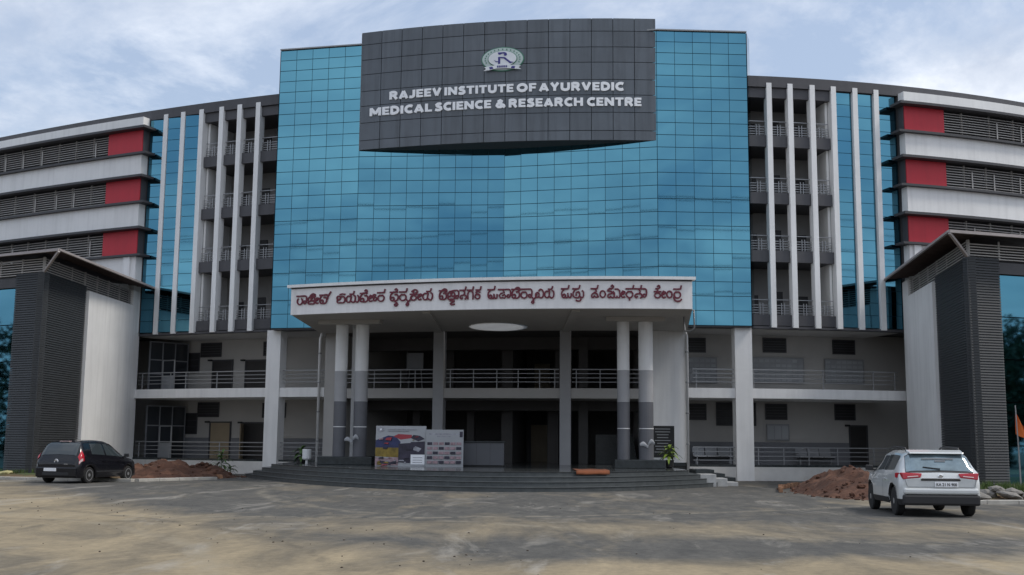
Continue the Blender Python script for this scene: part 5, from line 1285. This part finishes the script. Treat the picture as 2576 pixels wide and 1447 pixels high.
    def mirrors(s, x, z, wd):
        for sd_ in (-1, 1):
            m_ = MB(); m_.hexa([(x - 0.07, sd_ * (wd + 0.02), z - 0.06), (x + 0.07, sd_ * (wd + 0.02), z - 0.06), (x + 0.06, sd_ * (wd + 0.20), z - 0.05), (x - 0.07, sd_ * (wd + 0.22), z - 0.05)], [(x - 0.07, sd_ * (wd + 0.03), z + 0.07), (x + 0.05, sd_ * (wd + 0.03), z + 0.07), (x + 0.04, sd_ * (wd + 0.19), z + 0.08), (x - 0.07, sd_ * (wd + 0.21), z + 0.08)])
            m_.build('mirror', 'car_plastic', s.o, bevel=0.02)
            MB().bar((x + 0.02, sd_ * (wd - 0.08), z - 0.05), (x, sd_ * (wd + 0.05), z - 0.04), 0.05, 0.04).build('mirror_arm', 'car_plastic', s.o)
def plate(car, x, z, w, h, txt=None, y=0.0):
    o = MB().box(x - 0.018, x, y - w / 2, y + w / 2, z - h / 2, z + h / 2).build('number_plate', 'letter_white', car.o, bevel=0.004)
    if txt:
        me = glyph_mesh(txt, 0.02, 0.01); xs_ = [v.co.x for v in me.vertices]; ys_ = [v.co.y for v in me.vertices]; s = (w * 0.88) / (max(xs_) - min(xs_)); sy = h * 0.62 / (max(ys_) - min(ys_))
        cx = (max(xs_) + min(xs_)) / 2; cy = (max(ys_) + min(ys_)) / 2
        for v in me.vertices: v.co = Vector((x - 0.019 - (v.co.z + 0.01) * 0.15, y - (v.co.x - cx) * s, z + (v.co.y - cy) * sy))
        me.materials.append(MATS['black']); t_ = bpy.data.objects.new('plate_text', me); COL.objects.link(t_); t_.parent = o

# ---- black hatchback, left
th = rad(15.0); f_ = Vector((math.sin(th), math.cos(th), 0)); l_ = Vector((-math.cos(th), math.sin(th), 0))
O1 = Vector((-15.70, 42.6, 0)) + f_ * 1.26 + l_ * 0.82
H_st = [(-1.95, .82, .66, .70, .70), (-1.91, .91, .88, .94, .76), (-1.86, .94, .98, 1.05, .77), (-1.69, .95, 1.02, 1.38, .73), (-1.55, .955, 1.03, 1.52, .69), (-1.25, .955, 1.01, 1.575, .66), (-.6, .955, .97, 1.60, .65), (0.0, .955, .94, 1.56, .64), (.38, .955, .93, 1.46, .64), (.75, .95, .92, 1.25, .66), (1.12, .94, .90, 1.03, .72), (1.5, .91, .84, .90, .72), (1.80, .84, .68, .74, .66), (1.93, .68, .5, .55, .52)]
C1 = Car('parked_car', 'small black hatchback seen from behind, parked before the left wing', H_st, 0.20, (-1.26, 1.22), 0.30, O1, math.pi / 2 - th, 'car_black'); C1.body()
for x in C1.wheels:
    for y in (-0.82, 0.82): C1.wheel(x, y)
C1.patch('rear_side_window', 'car_glass', lambda t: (-1.16 + 0.08 * t, -0.34), 3.12, 3.9)
C1.patch('front_side_window', 'car_glass', lambda t: (-0.26, 0.98 - 0.72 * t), 3.12, 3.9)
C1.patch('rear_window', 'car_glass', lambda t: (-1.845, -1.575), 4.22, 6.0, nv=8, across=True, off=0.012)
C1.patch('windscreen', 'car_glass', lambda t: (0.34, 1.08), 4.3, 6.0, nv=8, across=True, off=0.01)
for tl_ in C1.patch('taillight', 'tail_red', lambda t: (-1.90 + 0.05 * t, -1.66), 2.35, 3.62, off=0.02): pass
C1.patch('reverse_light', 'tail_clear', lambda t: (-1.89, -1.74), 2.38, 2.7, off=0.026)
MB().box(-2.02, -1.80, -0.86, 0.86, 0.23, 0.60).build('bumper', 'car_black', C1.o, bevel=0.05)
MB().box(-2.03, -1.98, -0.55, 0.55, 0.29, 0.40).build('bumper_recess', 'car_plastic', C1.o, bevel=0.015)
plate(C1, -2.024, 0.50, 0.52, 0.115, None, 0.22)
bd = MB().lathe([(0.075, -0.01), (0.09, 0.0), (0.075, 0.012), (0.05, 0.0)], 18, axis='y').build('badge', 'chrome', C1.o)
bd.matrix_local = Matrix.Translation((-1.925, 0.05, 0.80)) @ Matrix.Rotation(math.pi / 2, 4, 'Z')
MB().box(-1.59, -1.42, -0.2, 0.2, 1.525, 1.548).build('brake_light', 'tail_clear', C1.o)
MB().bar((-1.945, -0.46, 0.70), (-1.945, -0.30, 0.70), 0.01, 0.025).build('model_badge', 'chrome', C1.o)
C1.mirrors(0.86, 1.0, 0.93)
for sd_ in (-1, 1):
    for x in (-0.45, 0.50): MB().bar((x - 0.08, sd_ * 0.96, 0.80), (x + 0.08, sd_ * 0.96, 0.80), 0.03, 0.03).build('door_handle', 'car_black', C1.o, bevel=0.008)
    MB().bar((-0.9, sd_ * 0.952, 0.42), (0.85, sd_ * 0.952, 0.42), 0.03, 0.05).build('side_moulding', 'car_plastic', C1.o, bevel=0.008)
C1.patch('door_seam', 'black', lambda t: (-0.268, -0.256), 1.0, 3.1, nx=1, off=0.003)

for zz in (0.615,): MB().bar((-1.957, -0.7, zz), (-1.957, 0.7, zz), 0.01, 0.012).build('tailgate_seam', 'black', C1.o)
# ---- white compact SUV, right
th = rad(5.5); f_ = Vector((math.sin(th), math.cos(th), 0)); l_ = Vector((-math.cos(th), math.sin(th), 0))
O2 = Vector((9.18, 27.25, 0)) + f_ * 1.22 - l_ * 0.80
S_st = [(-1.97, .80, .82, .88, .74), (-1.93, .885, .97, 1.03, .77), (-1.88, .915, 1.01, 1.08, .76), (-1.64, .925, 1.02, 1.44, .70), (-1.47, .93, 1.02, 1.515, .68), (-.6, .93, 1.00, 1.545, .67), (.2, .93, .98, 1.52, .67), (.5, .93, .975, 1.46, .66), (1.0, .92, .965, 1.09, .74), (1.5, .90, .92, 1.0, .74), (1.8, .83, .78, .88, .66), (1.97, .68, .6, .66, .55)]
C2 = Car('parked_car', 'white compact sport utility car seen from behind, parked by the right wing', S_st, 0.27, (-1.22, 1.28), 0.335, O2, math.pi / 2 - th, 'car_white'); C2.body()
for x in C2.wheels:
    for y in (-0.80, 0.80): C2.wheel(x, y)
C2.patch('rear_side_window', 'car_glass', lambda t: (-1.30 + 0.0 * t, -0.30), 3.1, 3.9)
C2.patch('front_side_window', 'car_glass', lambda t: (-0.24, 0.95 - 0.5 * t), 3.12, 3.88)
C2.patch('window_surround', 'car_plastic', lambda t: (-1.91, -1.57), 4.02, 6.0, nv=8, across=True, off=0.007)
C2.patch('rear_window', 'car_glass_rear', lambda t: (-1.885, -1.60), 4.12, 6.0, nv=8, across=True, off=0.012)
C2.patch('windscreen', 'car_glass', lambda t: (0.48, 0.98), 4.3, 6.0, nv=8, across=True, off=0.01)
C2.patch('sill_cladding', 'car_plastic', lambda t: (-1.93, 1.85), 0.0, 1.02, nx=80, nv=3, off=0.008)
C2.patch('door_seam', 'black', lambda t: (-0.275, -0.262), 1.05, 3.1, nx=1, off=0.003)
for sd_ in (-1, 1):
    tl_ = MB(); tl_.prism([(0, 0)] * 3, 0, 1) if False else None
    y = lambda v: sd_ * v
    mbt = MB(); mbt.hexa([(-1.985, y(.44), .90), (-1.975, y(.83), .85), (-1.60, y(.945), .88), (-1.60, y(.5), .9)], [(-1.965, y(.40), .995), (-1.94, y(.86), 1.01), (-1.60, y(.945), 1.0), (-1.60, y(.5), .99)])
    t1 = mbt.build('taillight', 'tail_red', C2.o, bevel=0.02)
    MB().hexa([(-1.992, y(.50), .925), (-1.985, y(.74), .905), (-1.96, y(.74), .905), (-1.96, y(.50), .925)], [(-1.985, y(.50), .945), (-1.975, y(.74), .925), (-1.95, y(.74), .925), (-1.95, y(.50), .945)]).build('reverse_light', 'tail_clear', t1)
    MB().tube([(-1.35, y(.60), 1.50), (-1.30, y(.61), 1.57), (-.4, y(.615), 1.595), (.15, y(.60), 1.575), (.25, y(.60), 1.53)], 0.022, 6).build('roof_rail', 'car_plastic', C2.o)
    MB().bar((-0.55, y(.935), .84), (-0.38, y(.935), .84), 0.03, 0.03).build('door_handle', 'car_white', C2.o, bevel=0.008); MB().bar((0.42, y(.935), .83), (0.59, y(.935), .83), 0.03, 0.03).build('door_handle', 'car_white', C2.o, bevel=0.008)
MB().box(-2.03, -1.80, -0.84, 0.84, 0.52, 0.66).build('bumper', 'car_white', C2.o, bevel=0.045)
MB().box(-2.04, -1.78, -0.86, 0.86, 0.27, 0.515).build('lower_bumper', 'car_plastic', C2.o, bevel=0.05)
MB().box(-1.995, -1.95, -0.42, 0.42, 0.868, 0.895).build('garnish', 'chrome', C2.o, bevel=0.006)
MB().box(-1.985, -1.95, -0.44, 0.44, 0.83, 0.866).build('garnish_shadow', 'car_plastic', C2.o)
bd = MB().lathe([(0.05, -0.006), (0.06, 0.0), (0.04, 0.012)], 14, axis='y').build('badge', 'chrome', C2.o)
bd.matrix_local = Matrix.Translation((-1.975, 0, 0.93)) @ Matrix.Rotation(math.pi / 2, 4, 'Z')
plate(C2, -1.995, 0.745, 0.52, 0.115, 'KA 21 N 900', -0.12)
MB().hexa([(-1.72, -.62, 1.44), (-1.72, .62, 1.44), (-1.45, .64, 1.50), (-1.45, -.64, 1.50)], [(-1.70, -.60, 1.475), (-1.70, .60, 1.475), (-1.43, .62, 1.535), (-1.43, -.62, 1.535)]).build('spoiler', 'car_white', C2.o, bevel=0.012)
MB().bar((-1.90, -0.02, 1.10), (-1.86, 0.36, 1.14), 0.02, 0.02).build('wiper', 'car_plastic', C2.o)
C2.mirrors(0.80, 1.06, 0.90)
seam = MB()
for a_, c_ in (((-1.985, -0.74, 0.69), (-1.985, 0.74, 0.69)), ((-1.985, -0.75, 0.69), (-1.972, -0.80, 0.86)), ((-1.985, 0.75, 0.69), (-1.972, 0.80, 0.86))): seam.bar(a_, c_, 0.012, 0.012)
seam.build('tailgate_seam', 'board_grey', C2.o)
# paper stickers on the rear window
for yy, zz, ww in ((0.0, 1.33, 0.36), (-0.05, 1.28, 0.12)):
    x_ = -1.77
    MB().bar((x_ + (zz - 1.30) * 0.75, yy - ww, zz), (x_ + (zz - 1.30) * 0.75, yy + ww, zz), 0.012, 0.03).build('sticker', 'paper', C2.o)

# ================================================================== WOODLAND BEHIND THE CAMERA (seen mirrored in the glass)
rr = random.Random(5)
tb = MB(); tt = MB()
base_leaf = []
spots_ = [(-120 + 240 * k / 33 + rr.uniform(-3, 3), rr.uniform(-75, -48), rr.uniform(8.5, 14.5)) for k in range(34)]
spots_ += [(rr.uniform(-82, -66), 2 + 5.5 * k, rr.uniform(8.5, 12.5)) for k in range(9)] + [(rr.uniform(60, 74), -8 + 5.0 * k, rr.uniform(9.0, 13)) for k in range(9)]
for x, y, h in spots_:
    tt.tube([(x, y, -0.1), (x + rr.uniform(-.4, .4), y, h * 0.45), (x, y, h * 0.8)], [0.28, 0.2, 0.06], 6)
    blobs = [(x + rr.gauss(0, 2.0), y + rr.gauss(0, 1.7), h * (0.06 + 0.88 * q_ / 14), rr.uniform(1.3, 2.5)) for q_ in range(15)]
    for bx, by, bz, br in blobs:
        for _ in range(170):
            v = Vector((rr.gauss(0, 1), rr.gauss(0, 1), rr.gauss(0, 0.8))); v.normalize(); v *= br * rr.random() ** 0.4
            s = rr.uniform(0.16, 0.36); a = Vector((rr.gauss(0, 1), rr.gauss(0, 1), rr.gauss(0, 1))).normalized(); b_ = a.orthogonal().normalized()
            c = Vector((bx, by, bz)) + v; tb.add([c - a * s, c + b_ * s * 0.6, c + a * s, c - b_ * s * 0.6], [(0, 1, 2, 3)])
wd = tb.build('woodland', 'tree_leaf', recalc=False, kind='stuff', label='dark tree belt across the road mirrored in the glass', cat='trees')
tt.build('trunks', 'bark', wd, kind='stuff')

for i, (zh, lab) in enumerate(((28.2, 'highest'), (25.2, 'second highest'), (22.0, 'third highest'), (18.8, 'lowest'))):
    pts = [(x, -7.0 - 0.4 * i + 0.0 * x, zh - 2.2 * (1 - (x / 95.0) ** 2) + 0.25 * math.sin(x * 0.11 + i)) for x in range(-95, 96, 5)]
    MB().tube(pts, 0.045, 5).build('overhead_wire', 'black', label=lab + ' of the four overhead wires mirrored as thin lines in the glass', cat='wire', group='overhead wires')
for sx in (-1, 1):
    o = empty('wire_pole', (sx * 95.2, -7.6, 0), label=('left' if sx < 0 else 'right') + ' steel pole carrying the overhead wires, mirrored in the glass', cat='pole', group='wire poles')
    MB().tube([(0, 0, -0.2), (0, 0, 30)], [0.32, 0.14], 10).build('mast', 'steel', o)
    for zh in (28.2, 25.2, 22.0, 18.8): MB().bar((0, -0.9, zh + 0.1), (0, 0.9, zh + 0.1), 0.12, 0.12).build('cross_arm', 'steel', o)
print('objects', len(bpy.data.objects))
